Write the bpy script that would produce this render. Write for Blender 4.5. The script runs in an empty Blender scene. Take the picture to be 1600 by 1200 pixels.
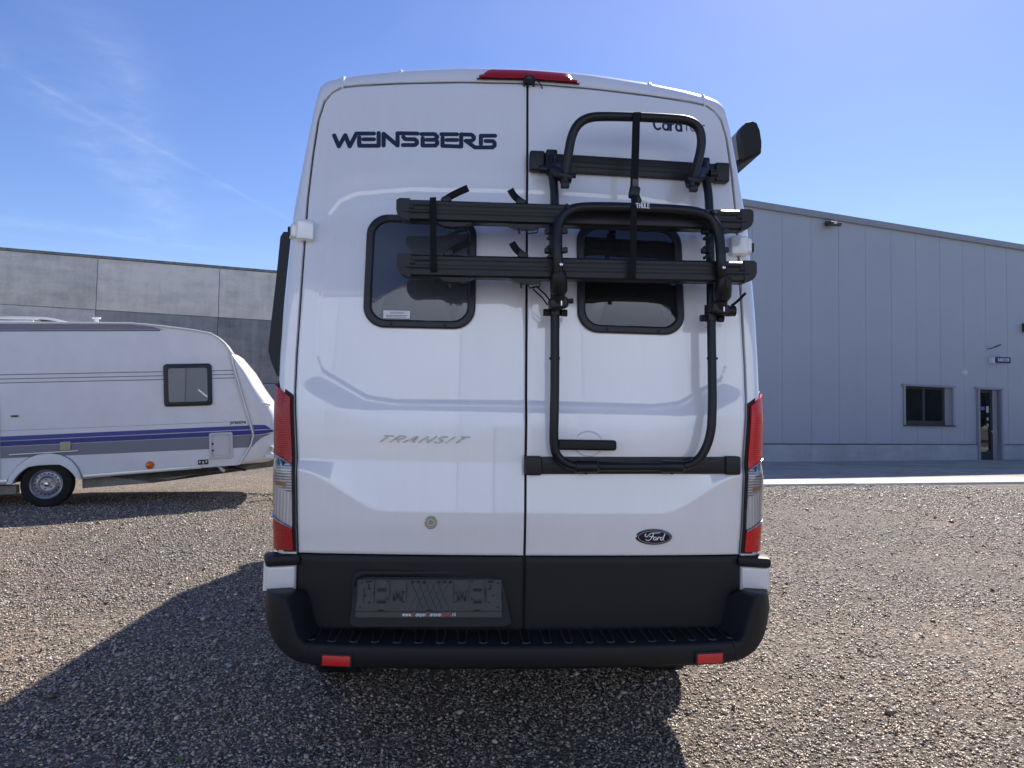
import bpy, bmesh, math, random
import numpy as np
from mathutils import Vector, Matrix
R = math.radians
random.seed(7); rng = np.random.default_rng(7)
scene = bpy.context.scene
COL = scene.collection

# ------------------------------------------------------------------ camera
CAM_H, FPX, PITCH, ROLL = 1.38, 1109.0, R(2.69), R(1.0)
fw = Vector((0, math.cos(PITCH), math.sin(PITCH)))
rt = Vector((1, 0, 0)); up = rt.cross(fw)
rt2 = rt * math.cos(ROLL) + up * math.sin(ROLL)
up2 = up * math.cos(ROLL) - rt * math.sin(ROLL)
cam_data = bpy.data.cameras.new('camera'); cam = bpy.data.objects.new('camera', cam_data)
COL.objects.link(cam); scene.camera = cam
cam_data.sensor_width = 36; cam_data.lens = FPX / 1600 * 36
cam_data.clip_start = 0.05; cam_data.clip_end = 2000
m = Matrix((rt2, up2, -fw)).transposed().to_4x4(); m.translation = (0, 0, CAM_H)
cam.matrix_world = m

# ------------------------------------------------------------------ sun, sky, exposure
SUN_DIR = Vector((0.47, 0.90, 1.0)).normalized()        # towards the sun
elev = math.asin(SUN_DIR.z); azim = math.atan2(SUN_DIR.x, SUN_DIR.y)
sd = bpy.data.lights.new('sun', 'SUN'); sd.energy = 5.0; sd.angle = R(0.53); sd.color = (1.0, 0.93, 0.84)
so = bpy.data.objects.new('sun', sd); COL.objects.link(so)
so.rotation_euler = SUN_DIR.to_track_quat('Z', 'Y').to_euler(); so.location = (20, 36, 40)
world = bpy.data.worlds.new('World'); scene.world = world; world.use_nodes = True
wn = world.node_tree.nodes; wl = world.node_tree.links; wn.clear()
w_out = wn.new('ShaderNodeOutputWorld'); w_bg = wn.new('ShaderNodeBackground')
sky = wn.new('ShaderNodeTexSky'); sky.sky_type = 'NISHITA'; sky.sun_disc = False
sky.sun_elevation = elev; sky.sun_rotation = azim
sky.altitude = 0; sky.air_density = 1.0; sky.dust_density = 0.2; sky.ozone_density = 3.0
w_bg.inputs['Strength'].default_value = 0.10
scene.view_settings.view_transform = 'Standard'; scene.view_settings.look = 'None'
scene.view_settings.gamma = 1.0; scene.view_settings.use_curve_mapping = False
scene.view_settings.exposure = 0.62
scene.cycles.max_bounces = 7; scene.cycles.diffuse_bounces = 3; scene.cycles.glossy_bounces = 3; scene.cycles.transmission_bounces = 4; scene.cycles.transparent_max_bounces = 8
scene.cycles.caustics_reflective = False; scene.cycles.caustics_refractive = False

def pix_dir(px, py):
    return (fw + rt2 * ((px - 800) / FPX) - up2 * ((py - 600) / FPX)).normalized()

# thin high contrails and cirrus wisps, fixed on the sky (plane of equal height)
def wmath(op, a, b=None, c=None, clamp=False):
    n = wn.new('ShaderNodeMath'); n.operation = op; n.use_clamp = clamp
    for i, v in enumerate((a, b, c)):
        if v is None: continue
        if isinstance(v, (int, float)): n.inputs[i].default_value = v
        else: wl.new(v, n.inputs[i])
    return n.outputs[0]
tc = wn.new('ShaderNodeTexCoord'); sep = wn.new('ShaderNodeSeparateXYZ'); wl.new(tc.outputs['Generated'], sep.inputs[0])
zc = wmath('MAXIMUM', sep.outputs[2], 0.03)
cu = wmath('DIVIDE', sep.outputs[0], zc); cv = wmath('DIVIDE', sep.outputs[1], zc)
comb = wn.new('ShaderNodeCombineXYZ'); wl.new(cu, comb.inputs[0]); wl.new(cv, comb.inputs[1])
def wnoise(scale, detail, rough, dist=0.0):
    n = wn.new('ShaderNodeTexNoise'); n.inputs['Scale'].default_value = scale; n.inputs['Detail'].default_value = detail
    n.inputs['Roughness'].default_value = rough; n.inputs['Distortion'].default_value = dist
    wl.new(comb.outputs[0], n.inputs['Vector']); return n.outputs['Fac']
n_fine = wnoise(6.0, 5, 0.65, 0.6); n_wob = wnoise(1.6, 2, 0.55); n_big = wnoise(0.7, 3, 0.6, 0.8)
def sky_uv(px, py):
    d = pix_dir(px, py); return d.x / d.z, d.y / d.z
def contrail(p0, p1, width, strength, wob, soft=1.0):
    (ax, ay), (bx, by) = sky_uv(*p0), sky_uv(*p1)
    L = math.hypot(bx - ax, by - ay); tx, ty = (bx - ax) / L, (by - ay) / L
    dx = wmath('SUBTRACT', cu, ax); dy = wmath('SUBTRACT', cv, ay)
    along = wmath('ADD', wmath('MULTIPLY', dx, tx), wmath('MULTIPLY', dy, ty))
    off = wmath('SUBTRACT', wmath('MULTIPLY', dx, -ty), wmath('MULTIPLY', dy, -tx))
    off = wmath('ADD', off, wmath('MULTIPLY', wmath('SUBTRACT', n_wob, 0.5), wob))
    off = wmath('ABSOLUTE', off)
    prof = wmath('POWER', wmath('SUBTRACT', 1.0, wmath('DIVIDE', off, width), clamp=True), 1.6)
    a0 = wmath('MULTIPLY', wmath('DIVIDE', along, L * 0.18), 1.0, clamp=True)
    a1 = wmath('DIVIDE', wmath('SUBTRACT', L * 1.0, along), L * 0.35, clamp=True)
    mk = wmath('MULTIPLY', wmath('MULTIPLY', prof, a0), a1)
    tex = wmath('MULTIPLY', wmath('SUBTRACT', n_fine, 0.28, clamp=True), 2.4)
    return wmath('MULTIPLY', wmath('MULTIPLY', mk, tex), strength)
trails = [contrail((-120, 35), (520, 380), 0.035, 0.085, 0.04),
          contrail((-40, 0), (300, 400), 0.20, 0.11, 0.5),
          contrail((100, -60), (285, 360), 0.17, 0.11, 0.45),
          contrail((-100, 330), (480, 410), 0.30, 0.10, 0.6)]
acc = trails[0]
for t in trails[1:]: acc = wmath('ADD', acc, t)
cir = wmath('MULTIPLY', wmath('SUBTRACT', n_big, 0.52, clamp=True), 0.25)
acc = wmath('ADD', acc, cir, clamp=True)
mixw = wn.new('ShaderNodeMix'); mixw.data_type = 'RGBA'
hsv = wn.new('ShaderNodeHueSaturation'); hsv.inputs['Saturation'].default_value = 1.15; hsv.inputs['Hue'].default_value = 0.517; wl.new(sky.outputs[0], hsv.inputs['Color'])
wl.new(acc, mixw.inputs[0]); wl.new(hsv.outputs[0], mixw.inputs[6]); mixw.inputs[7].default_value = (7.0, 7.6, 8.6, 1)
wl.new(mixw.outputs[2], w_bg.inputs['Color']); wl.new(w_bg.outputs[0], w_out.inputs[0])

# ------------------------------------------------------------------ materials
def mat(name, base, rough=0.5, metal=0.0, coat=0.0, spec=0.5, var=0.0, vscale=4.0, bump=0.0, bscale=80.0, rvar=0.0, stretch=(1, 1, 1), coord='Object', coat_rough=0.03):
    M = bpy.data.materials.new(name); M.use_nodes = True
    nt = M.node_tree; b = nt.nodes['Principled BSDF']
    b.inputs['Base Color'].default_value = (*base, 1); b.inputs['Roughness'].default_value = rough
    b.inputs['Metallic'].default_value = metal; b.inputs['Coat Weight'].default_value = coat
    b.inputs['Coat Roughness'].default_value = coat_rough; b.inputs['Specular IOR Level'].default_value = spec
    if var or bump or rvar:
        t = nt.nodes.new('ShaderNodeTexCoord'); mp = nt.nodes.new('ShaderNodeMapping'); mp.inputs['Scale'].default_value = stretch
        nt.links.new(t.outputs[coord], mp.inputs[0])
    if var or rvar:
        n = nt.nodes.new('ShaderNodeTexNoise'); n.inputs['Scale'].default_value = vscale; n.inputs['Detail'].default_value = 4
        n.inputs['Roughness'].default_value = 0.6; nt.links.new(mp.outputs[0], n.inputs['Vector'])
    if var:
        r = nt.nodes.new('ShaderNodeValToRGB'); r.color_ramp.elements[0].position = 0.3; r.color_ramp.elements[1].position = 0.7
        r.color_ramp.elements[0].color = (*[c * (1 - var) for c in base], 1); r.color_ramp.elements[1].color = (*[min(1, c * (1 + var)) for c in base], 1)
        nt.links.new(n.outputs['Fac'], r.inputs[0]); nt.links.new(r.outputs[0], b.inputs['Base Color'])
    if rvar:
        mr = nt.nodes.new('ShaderNodeMapRange'); mr.inputs[3].default_value = max(0, rough - rvar); mr.inputs[4].default_value = min(1, rough + rvar)
        mr.inputs[1].default_value = 0.3; mr.inputs[2].default_value = 0.7
        nt.links.new(n.outputs['Fac'], mr.inputs[0]); nt.links.new(mr.outputs[0], b.inputs['Roughness'])
    if bump:
        n2 = nt.nodes.new('ShaderNodeTexNoise'); n2.inputs['Scale'].default_value = bscale; n2.inputs['Detail'].default_value = 4
        nt.links.new(mp.outputs[0], n2.inputs['Vector'])
        bp = nt.nodes.new('ShaderNodeBump'); bp.inputs['Strength'].default_value = bump; bp.inputs['Distance'].default_value = 0.01
        nt.links.new(n2.outputs['Fac'], bp.inputs['Height']); nt.links.new(bp.outputs[0], b.inputs['Normal'])
    return M
M = {}
M['paint'] = mat('white_paint', (0.80, 0.80, 0.795), 0.32, coat=1.0, spec=0.5, var=0.025, vscale=1.3, rvar=0.05)
M['paint'].node_tree.nodes['Principled BSDF'].inputs['Coat IOR'].default_value = 1.9
def dusty(G):
    nt = G.node_tree; b = nt.nodes['Principled BSDF']; src = b.inputs['Base Color'].links[0].from_socket
    t = nt.nodes.new('ShaderNodeTexCoord'); mp = nt.nodes.new('ShaderNodeMapping'); mp.inputs['Scale'].default_value = (14, 6, .9); nt.links.new(t.outputs['Object'], mp.inputs[0])
    n = nt.nodes.new('ShaderNodeTexNoise'); n.inputs['Scale'].default_value = 1.6; n.inputs['Detail'].default_value = 5; n.inputs['Roughness'].default_value = .7; nt.links.new(mp.outputs[0], n.inputs['Vector'])
    n2 = nt.nodes.new('ShaderNodeTexNoise'); n2.inputs['Scale'].default_value = 3.5; n2.inputs['Detail'].default_value = 5; nt.links.new(t.outputs['Object'], n2.inputs['Vector'])
    m_ = nt.nodes.new('ShaderNodeMath'); m_.operation = 'MULTIPLY'; nt.links.new(n.outputs['Fac'], m_.inputs[0]); nt.links.new(n2.outputs['Fac'], m_.inputs[1])
    mr = nt.nodes.new('ShaderNodeMapRange'); mr.inputs[1].default_value = .22; mr.inputs[2].default_value = .42; mr.inputs[3].default_value = 0.0; mr.inputs[4].default_value = .07; nt.links.new(m_.outputs[0], mr.inputs[0])
    mx = nt.nodes.new('ShaderNodeMix'); mx.data_type = 'RGBA'; nt.links.new(mr.outputs[0], mx.inputs[0]); nt.links.new(src, mx.inputs[6]); mx.inputs[7].default_value = (.46, .42, .36, 1); nt.links.new(mx.outputs[2], b.inputs['Base Color'])
dusty(M['paint'])
M['seal'] = mat('rubber_seal', (0.012, 0.012, 0.013), 0.7)
M['clad'] = mat('black_cladding', (0.010, 0.0105, 0.012), 0.5, spec=0.3, var=0.15, vscale=3, bump=0.08, bscale=500)
M['rib'] = mat('step_rib_plastic', (0.022, 0.023, 0.026), 0.35)  # paler than the cladding, the ribs' sheen put into the colour
M['rack'] = mat('black_powder_coat', (0.006, 0.0065, 0.008), 0.42, spec=0.4, var=0.2, vscale=9, bump=0.04, bscale=700)
M['strap'] = mat('black_webbing', (0.010, 0.010, 0.012), 0.8, spec=0.2, bump=0.2, bscale=900)
M['wframe'] = mat('window_frame_plastic', (0.02, 0.02, 0.022), 0.42, spec=0.45, bump=0.03, bscale=500)
M['ink'] = mat('dark_blue_vinyl', (0.012, 0.02, 0.045), 0.35)
M['white_print'] = mat('white_print', (0.75, 0.75, 0.75), 0.5)
M['orange_print'] = mat('orange_print', (0.55, 0.10, 0.02), 0.5)
M['chrome'] = mat('chrome', (0.60, 0.60, 0.60), 0.16, metal=1.0, var=0.1, vscale=20)
def lens_mat(name, base):
    G = mat(name, base, 0.16, coat=0.25, spec=0.4); nt = G.node_tree; b = nt.nodes['Principled BSDF']; t = nt.nodes.new('ShaderNodeTexCoord'); hs = []
    for ax, sc in (('X', 55), ('Z', 38)):
        w = nt.nodes.new('ShaderNodeTexWave'); w.bands_direction = ax; w.inputs['Scale'].default_value = sc; nt.links.new(t.outputs['Object'], w.inputs[0]); hs.append(w.outputs['Fac'])
    m_ = nt.nodes.new('ShaderNodeMath'); m_.operation = 'MULTIPLY'; nt.links.new(hs[0], m_.inputs[0]); nt.links.new(hs[1], m_.inputs[1])
    r = nt.nodes.new('ShaderNodeValToRGB'); r.color_ramp.elements[0].color = (*[c * .85 for c in base], 1); r.color_ramp.elements[1].color = (*[min(1, c * 1.6) for c in base], 1)
    nt.links.new(m_.outputs[0], r.inputs[0]); nt.links.new(r.outputs[0], b.inputs['Base Color'])
    bp = nt.nodes.new('ShaderNodeBump'); bp.inputs['Strength'].default_value = .35; bp.inputs['Distance'].default_value = .003; nt.links.new(m_.outputs[0], bp.inputs['Height']); nt.links.new(bp.outputs[0], b.inputs['Normal'])
    return G
M['badge_chrome'] = mat('badge_chrome', (0.30, 0.30, 0.31), 0.22, metal=1.0, var=.4, vscale=60)
M['red_lens'] = lens_mat('red_lens', (0.60, 0.006, 0.008))  # right lamp copy, brightened in colour for sun glowing through
M['red_no_glow'] = lens_mat('red_lens_no_glow', (0.36, 0.004, 0.007))  # same red without that glow, for left lamp and stop light
M['badge_white'] = mat('bright_badge_script', (0.85, 0.85, 0.86), 0.3, metal=0.2)
M['reflector'] = mat('red_reflector', (0.62, 0.01, 0.012), 0.2, coat=0.5, bump=0.3, bscale=300)
M['oval'] = mat('badge_blue_black', (0.004, 0.006, 0.016), 0.4, spec=0.25)
M['tyre'] = mat('tyre_rubber', (0.018, 0.018, 0.018), 0.75, spec=0.3, var=0.3, vscale=14, bump=0.2, bscale=120)
M['under'] = mat('underbody', (0.012, 0.012, 0.012), 0.8, var=0.3, vscale=5)
M['steel'] = mat('painted_steel_rim', (0.42, 0.42, 0.43), 0.35, metal=0.7, var=0.15, vscale=12)
M['galv'] = mat('galvanised_steel', (0.22, 0.22, 0.21), 0.55, metal=0.6, var=0.3, vscale=6)
M['dark_gloss'] = mat('dark_tinted_acrylic', (0.008, 0.009, 0.011), 0.08, coat=1.0)
M['sticker'] = mat('white_sticker', (0.72, 0.73, 0.75), 0.45)
M['grey_print'] = mat('grey_print', (0.08, 0.08, 0.1), 0.5)
M['cabin'] = mat('cabin_lining', (0.36, 0.35, 0.33), 0.8, var=0.1)
M['blind'] = mat('window_blind', (0.06, 0.065, 0.08), 0.7)
M['wood'] = mat('cabinet_wood', (0.25, 0.19, 0.13), 0.5, var=0.2, stretch=(1, 1, 8))
def glass_mat(name, tint, refl_rough=0.02, ior=1.5, refl_haze=0.0):
    G = bpy.data.materials.new(name); G.use_nodes = True; nt = G.node_tree; nt.nodes.clear()
    o = nt.nodes.new('ShaderNodeOutputMaterial'); mx = nt.nodes.new('ShaderNodeMixShader')
    tr = nt.nodes.new('ShaderNodeBsdfTransparent'); tr.inputs[0].default_value = (*tint, 1)
    gl = nt.nodes.new('ShaderNodeBsdfGlossy'); gl.inputs['Roughness'].default_value = refl_rough
    fr = nt.nodes.new('ShaderNodeFresnel'); fr.inputs['IOR'].default_value = ior
    ad = nt.nodes.new('ShaderNodeMath'); ad.operation = 'MULTIPLY_ADD'; ad.inputs[1].default_value = 1.5; ad.inputs[2].default_value = 0.03
    nt.links.new(fr.outputs[0], ad.inputs[0]); nt.links.new(ad.outputs[0], mx.inputs[0])
    di = nt.nodes.new('ShaderNodeBsdfDiffuse'); di.inputs[0].default_value = (0.16, 0.17, 0.19, 1); m0 = nt.nodes.new('ShaderNodeMixShader'); m0.inputs[0].default_value = refl_haze  # even grey mixed in for sky reflection and haze on the glass
    nt.links.new(tr.outputs[0], m0.inputs[1]); nt.links.new(di.outputs[0], m0.inputs[2])
    nt.links.new(m0.outputs[0], mx.inputs[1]); nt.links.new(gl.outputs[0], mx.inputs[2]); nt.links.new(mx.outputs[0], o.inputs[0])
    return G
M['pane'] = glass_mat('tinted_acrylic_pane', (0.32, 0.33, 0.35), refl_haze=0.42)  # left pane, given more of the reflection grey than the right
M['pane_dark'] = glass_mat('dark_tinted_pane', (0.22, 0.23, 0.25), refl_haze=0.10)
M['clear'] = glass_mat('clear_lens', (1.0, 1.0, 1.0), 0.05)
M['glass'] = glass_mat('window_glass', (0.80, 0.80, 0.82), refl_haze=0.12)
def ribbed(name, c0, c1, scale, axis, metal=0.6):
    G = mat(name, c0, 0.2, metal=metal, coat=0.5); nt = G.node_tree; b = nt.nodes['Principled BSDF']
    t = nt.nodes.new('ShaderNodeTexCoord'); w = nt.nodes.new('ShaderNodeTexWave'); w.bands_direction = axis; w.inputs['Scale'].default_value = scale
    w.inputs['Distortion'].default_value = 0.4
    r = nt.nodes.new('ShaderNodeValToRGB'); r.color_ramp.elements[0].color = (*c0, 1); r.color_ramp.elements[1].color = (*c1, 1)
    nt.links.new(t.outputs['Object'], w.inputs[0]); nt.links.new(w.outputs['Fac'], r.inputs[0]); nt.links.new(r.outputs[0], b.inputs['Base Color'])
    bp = nt.nodes.new('ShaderNodeBump'); bp.inputs['Strength'].default_value = 0.6; bp.inputs['Distance'].default_value = 0.004
    nt.links.new(w.outputs['Fac'], bp.inputs['Height']); nt.links.new(bp.outputs[0], b.inputs['Normal'])
    return G
M['lamp_back'] = ribbed('lamp_reflector', (0.70, 0.70, 0.71), (1.0, 1.0, 1.0), 22, 'X', 0.0)

M['louvre'] = ribbed('lamp_louvre', (0.30, 0.30, 0.30), (0.95, 0.95, 0.95), 30, 'Z', 0.2)
M['amber'] = mat('amber_bulb', (0.45, 0.22, 0.08), 0.3)
def concrete(name, base, var, streak):
    G = mat(name, base, 0.85, spec=0.25); nt = G.node_tree; b = nt.nodes['Principled BSDF']
    t = nt.nodes.new('ShaderNodeTexCoord')
    oi = nt.nodes.new('ShaderNodeObjectInfo'); vm = nt.nodes.new('ShaderNodeVectorMath'); vm.operation = 'MULTIPLY_ADD'
    nt.links.new(oi.outputs['Random'], vm.inputs[0]); vm.inputs[1].default_value = (37, 23, 11); nt.links.new(t.outputs['Object'], vm.inputs[2])
    def ns(scale, st, det=8, rough=0.6):
        mp = nt.nodes.new('ShaderNodeMapping'); mp.inputs['Scale'].default_value = st; nt.links.new(vm.outputs[0], mp.inputs[0])
        n = nt.nodes.new('ShaderNodeTexNoise'); n.inputs['Scale'].default_value = scale; n.inputs['Detail'].default_value = det; n.inputs['Roughness'].default_value = rough
        nt.links.new(mp.outputs[0], n.inputs['Vector']); return n.outputs['Fac']
    a = ns(0.9, (1, 1, 1)); c = ns(1.6, (0.5, 1, 2.2), 7); d = ns(1.2, (3.5, 1, 0.35), 7); e = ns(14, (1, 1, 1), 5)
    def mt(op, x, y, z=None):
        n = nt.nodes.new('ShaderNodeMath'); n.operation = op
        for i, v in enumerate((x, y, z)):
            if v is None: continue
            if isinstance(v, (int, float)): n.inputs[i].default_value = v
            else: nt.links.new(v, n.inputs[i])
        return n.outputs[0]
    s = mt('ADD', mt('MULTIPLY', a, 0.40), mt('MULTIPLY', c, 0.30)); s = mt('ADD', s, mt('MULTIPLY', d, streak)); s = mt('ADD', s, mt('MULTIPLY', e, 0.15))
    s = mt('ADD', s, mt('MULTIPLY', oi.outputs['Random'], 0.12))
    r = nt.nodes.new('ShaderNodeValToRGB'); r.color_ramp.elements[0].position = 0.30 + streak * .32; r.color_ramp.elements[1].position = 0.58 + streak * .42
    r.color_ramp.elements[0].color = (*[k * (1 - var) for k in base], 1); r.color_ramp.elements[1].color = (*[k * (1 + var) for k in base], 1)
    nt.links.new(s, r.inputs[0]); nt.links.new(r.outputs[0], b.inputs['Base Color'])
    bp = nt.nodes.new('ShaderNodeBump'); bp.inputs['Strength'].default_value = 0.3; bp.inputs['Distance'].default_value = 0.01
    nt.links.new(e, bp.inputs['Height']); nt.links.new(bp.outputs[0], b.inputs['Normal'])
    return G
M['concrete'] = concrete('precast_concrete', (0.67, 0.62, 0.53), 0.34, 0.2)
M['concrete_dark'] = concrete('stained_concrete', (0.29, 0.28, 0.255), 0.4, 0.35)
M['plinth'] = concrete('plinth_concrete', (0.38, 0.385, 0.39), 0.25, 0.15)
M['kerb'] = concrete('pale_concrete_slab', (0.60, 0.57, 0.50), 0.15, 0.1)
M['sheet'] = mat('grey_sheet_metal', (0.40, 0.42, 0.465), 0.42, spec=0.5, var=0.035, vscale=0.6, rvar=0.06, bump=0.02, bscale=3)
M['sheet_dark'] = mat('dark_flashing', (0.10, 0.11, 0.13), 0.45)
M['flash'] = mat('grey_flashing', (0.28, 0.29, 0.32), 0.4, var=0.05)
M['frame_dark'] = mat('anthracite_frame', (0.018, 0.022, 0.032), 0.4)
M['room'] = mat('dim_room', (0.03, 0.03, 0.035), 0.9, var=0.3)
M['sign_blue'] = mat('sign_blue', (0.012, 0.03, 0.13), 0.4)
M['lamp_grey'] = mat('lamp_housing', (0.05, 0.05, 0.05), 0.5)
M['white_plastic'] = mat('white_plastic', (0.7, 0.7, 0.7), 0.4)
M['cv_side'] = mat('caravan_hammered_sheet', (0.82, 0.815, 0.80), 0.45, spec=0.4, var=0.05, vscale=2.5, bump=0.08, bscale=60)
M['cv_white'] = mat('caravan_white', (0.74, 0.74, 0.72), 0.35, coat=0.3, var=0.03, vscale=3)
M['cv_lower'] = mat('caravan_white_skirt', (0.62, 0.62, 0.60), 0.4, var=0.06, vscale=4)
M['cv_blue'] = mat('caravan_blue_stripe', (0.010, 0.022, 0.21), 0.35)
M['cv_blue2'] = mat('caravan_violet_stripe', (0.03, 0.05, 0.28), 0.35)
M['cv_grey'] = mat('caravan_grey_stripe', (0.20, 0.20, 0.235), 0.4)
M['cv_trim'] = mat('aluminium_trim', (0.62, 0.62, 0.60), 0.3, metal=0.6)
M['orange_lens'] = mat('orange_lens', (0.75, 0.16, 0.01), 0.15, coat=0.6)
M['beige'] = mat('aged_plastic', (0.46, 0.43, 0.28), 0.5)
M['leaf'] = mat('weed_leaf', (0.09, 0.15, 0.03), 0.6, var=0.3, vscale=40)

# ------------------------------------------------------------------ mesh helpers
def link(o, parent=None):
    COL.objects.link(o)
    if parent is not None: o.parent = parent
    return o
def tag(o, label=None, cat=None, group=None, kind=None):
    for k, v in (('label', label), ('category', cat), ('group', group), ('kind', kind)):
        if v: o[k] = v
    return o
def empty(name, loc=(0, 0, 0), rz=0.0, rot=None):
    o = bpy.data.objects.new(name, None); o.location = loc; o.rotation_euler = rot if rot else (0, 0, rz); o.empty_display_size = 0.3
    return link(o)
def newell(pts):
    n = Vector((0, 0, 0))
    for i in range(len(pts)):
        a, b = Vector(pts[i]), Vector(pts[(i + 1) % len(pts)])
        n += Vector(((a.y - b.y) * (a.z + b.z), (a.z - b.z) * (a.x + b.x), (a.x - b.x) * (a.y + b.y)))
    return n.normalized() if n.length else Vector((0, 0, 1))

class MB:
    def __init__(s): s.v = []; s.f = []
    def add(s, vs, fs):
        o = len(s.v); s.v += [tuple(p) for p in vs]; s.f += [tuple(i + o for i in q) for q in fs]; return s
    def grid(s, rows, closed_u=False, closed_v=False):
        n, k = len(rows), len(rows[0]); o = len(s.v)
        for r in rows: s.v += [tuple(p) for p in r]
        for i in range(n - (0 if closed_v else 1)):
            for j in range(k - (0 if closed_u else 1)):
                a, b = i, (i + 1) % n; c, d = j, (j + 1) % k
                s.f.append((o + a * k + c, o + a * k + d, o + b * k + d, o + b * k + c))
        return s
    def fan(s, ring):
        o = len(s.v); s.v += [tuple(p) for p in ring]; s.f.append(tuple(range(o, o + len(ring)))); return s
    def box(s, c, size, bev=0.0, rot=None, seg=2):
        bm = bmesh.new(); bmesh.ops.create_cube(bm, size=1.0)
        for v in bm.verts: v.co = Vector((v.co.x * size[0], v.co.y * size[1], v.co.z * size[2]))
        if bev > 0: bmesh.ops.bevel(bm, geom=list(bm.edges), offset=min(bev, min(size) * 0.45), segments=seg, profile=0.6, affect='EDGES', clamp_overlap=True)
        mt = (rot.to_matrix() if hasattr(rot, 'to_matrix') else rot) if rot is not None else Matrix.Identity(3)
        bm.verts.ensure_lookup_table(); bm.verts.index_update()
        s.add([mt @ v.co + Vector(c) for v in bm.verts], [[v.index for v in f.verts] for f in bm.faces]); bm.free(); return s
    def beam(s, a, b, w, h, bev=0.0, upv=(0, 0, 1)):
        a, b = Vector(a), Vector(b); x = (b - a); L = x.length; x.normalize(); z = Vector(upv); y = z.cross(x).normalized(); z = x.cross(y)
        return s.box((a + b) / 2, (L, w, h), bev, Matrix((x, y, z)).transposed())
    def tube(s, pts, r, n=12, caps=True, rr=None):
        pts = [Vector(p) for p in pts]; rows = []; prev = None
        for i, p in enumerate(pts):
            t = (pts[min(i + 1, len(pts) - 1)] - pts[max(i - 1, 0)]).normalized()
            if prev is None:
                a = Vector((0, 0, 1)) if abs(t.z) < 0.9 else Vector((1, 0, 0)); u = t.cross(a).normalized()
            else: u = (prev - t * prev.dot(t)).normalized()
            prev = u; w = t.cross(u); ra = rr[i] if rr else r
            rows.append([p + (u * math.cos(2 * math.pi * k / n) + w * math.sin(2 * math.pi * k / n)) * ra for k in range(n)])
        s.grid(rows, closed_u=True)
        if caps: s.fan(rows[0][::-1]); s.fan(rows[-1])
        return s
    def sweep_flat(s, pts, width, thick, nrm):
        pts = [Vector(p) for p in pts]; nrm = Vector(nrm).normalized(); rows = []
        for i, p in enumerate(pts):
            t = (pts[min(i + 1, len(pts) - 1)] - pts[max(i - 1, 0)]).normalized(); u = t.cross(nrm).normalized(); q = u.cross(t)
            rows.append([p + u * width / 2 + q * thick / 2, p - u * width / 2 + q * thick / 2, p - u * width / 2 - q * thick / 2, p + u * width / 2 - q * thick / 2])
        s.grid(rows, closed_u=True); s.fan(rows[0][::-1]); s.fan(rows[-1]); return s
    def prism(s, front, back):
        n = len(front); o = len(s.v); s.v += [tuple(p) for p in front] + [tuple(p) for p in back]
        s.f.append(tuple(range(o, o + n))); s.f.append(tuple(range(o + 2 * n - 1, o + n - 1, -1)))
        for i in range(n): s.f.append((o + i, o + n + i, o + n + (i + 1) % n, o + (i + 1) % n))
        return s
    def lathe(s, prof, axis='x', n=32, c=(0, 0, 0), a0=0.0):
        rows = []
        for (d, r) in prof:
            row = []
            for k in range(n):
                t = 2 * math.pi * k / n + a0
                q = (d, r * math.cos(t), r * math.sin(t)) if axis == 'x' else ((r * math.cos(t), d, r * math.sin(t)) if axis == 'y' else (r * math.cos(t), r * math.sin(t), d))
                row.append(Vector(q) + Vector(c))
            rows.append(row)
        return s.grid(rows, closed_u=True)
    def build(s, name, material, parent=None, smooth=True, angle=35, recalc=True, weld=True):
        me = bpy.data.meshes.new(name); me.from_pydata(s.v, [], s.f); me.validate()
        if recalc or weld:
            bm = bmesh.new(); bm.from_mesh(me)
            if weld: bmesh.ops.remove_doubles(bm, verts=bm.verts, dist=1e-5)
            if recalc: bmesh.ops.recalc_face_normals(bm, faces=bm.faces)
            bm.to_mesh(me); bm.free()
        if smooth:
            me.polygons.foreach_set('use_smooth', [True] * len(me.polygons))
            me.set_sharp_from_angle(angle=R(angle))
        me.materials.append(M[material] if isinstance(material, str) else material)
        o = bpy.data.objects.new(name, me); return link(o, parent)

def resample(pts, n):
    p = np.array(pts, float); d = np.r_[0, np.cumsum(np.linalg.norm(np.diff(p, axis=0), axis=1))]
    t = np.linspace(0, d[-1], n); return np.stack([np.interp(t, d, p[:, k]) for k in range(p.shape[1])], 1)
def smooth_path(pts, n=60, it=3):
    p = [np.array(q, float) for q in pts]
    for _ in range(it):
        q = [p[0]]
        for a, b in zip(p[:-1], p[1:]): q += [0.75 * a + 0.25 * b, 0.25 * a + 0.75 * b]
        q.append(p[-1]); p = q
    return resample(p, n)
def sstep(a, b, x):
    t = np.clip((x - a) / (b - a), 0, 1); return t * t * (3 - 2 * t)
def rrect(x0, z0, x1, z1, r, n=8):
    pts = []
    for cx, cz, a in ((x1 - r, z1 - r, 0), (x0 + r, z1 - r, 90), (x0 + r, z0 + r, 180), (x1 - r, z0 + r, 270)):
        for k in range(n + 1):
            t = R(a + 90 * k / n); pts.append((cx + r * math.cos(t), cz + r * math.sin(t)))
    return pts
def text_pts(body, size=1.0, shear=0.0, bold=0.0, spacing=1.0):
    c = bpy.data.curves.new('t', 'FONT'); c.body = body; c.size = size; c.shear = shear; c.offset = bold; c.space_character = spacing; c.resolution_u = 3
    o = bpy.data.objects.new('t', c); COL.objects.link(o); bpy.context.view_layer.update()
    me = bpy.data.meshes.new_from_object(o.evaluated_get(bpy.context.evaluated_depsgraph_get()))
    v = [tuple(q.co) for q in me.vertices]; f = [tuple(p.vertices) for p in me.polygons]
    bpy.data.objects.remove(o); bpy.data.curves.remove(c); bpy.data.meshes.remove(me)
    return np.array(v), f
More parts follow.
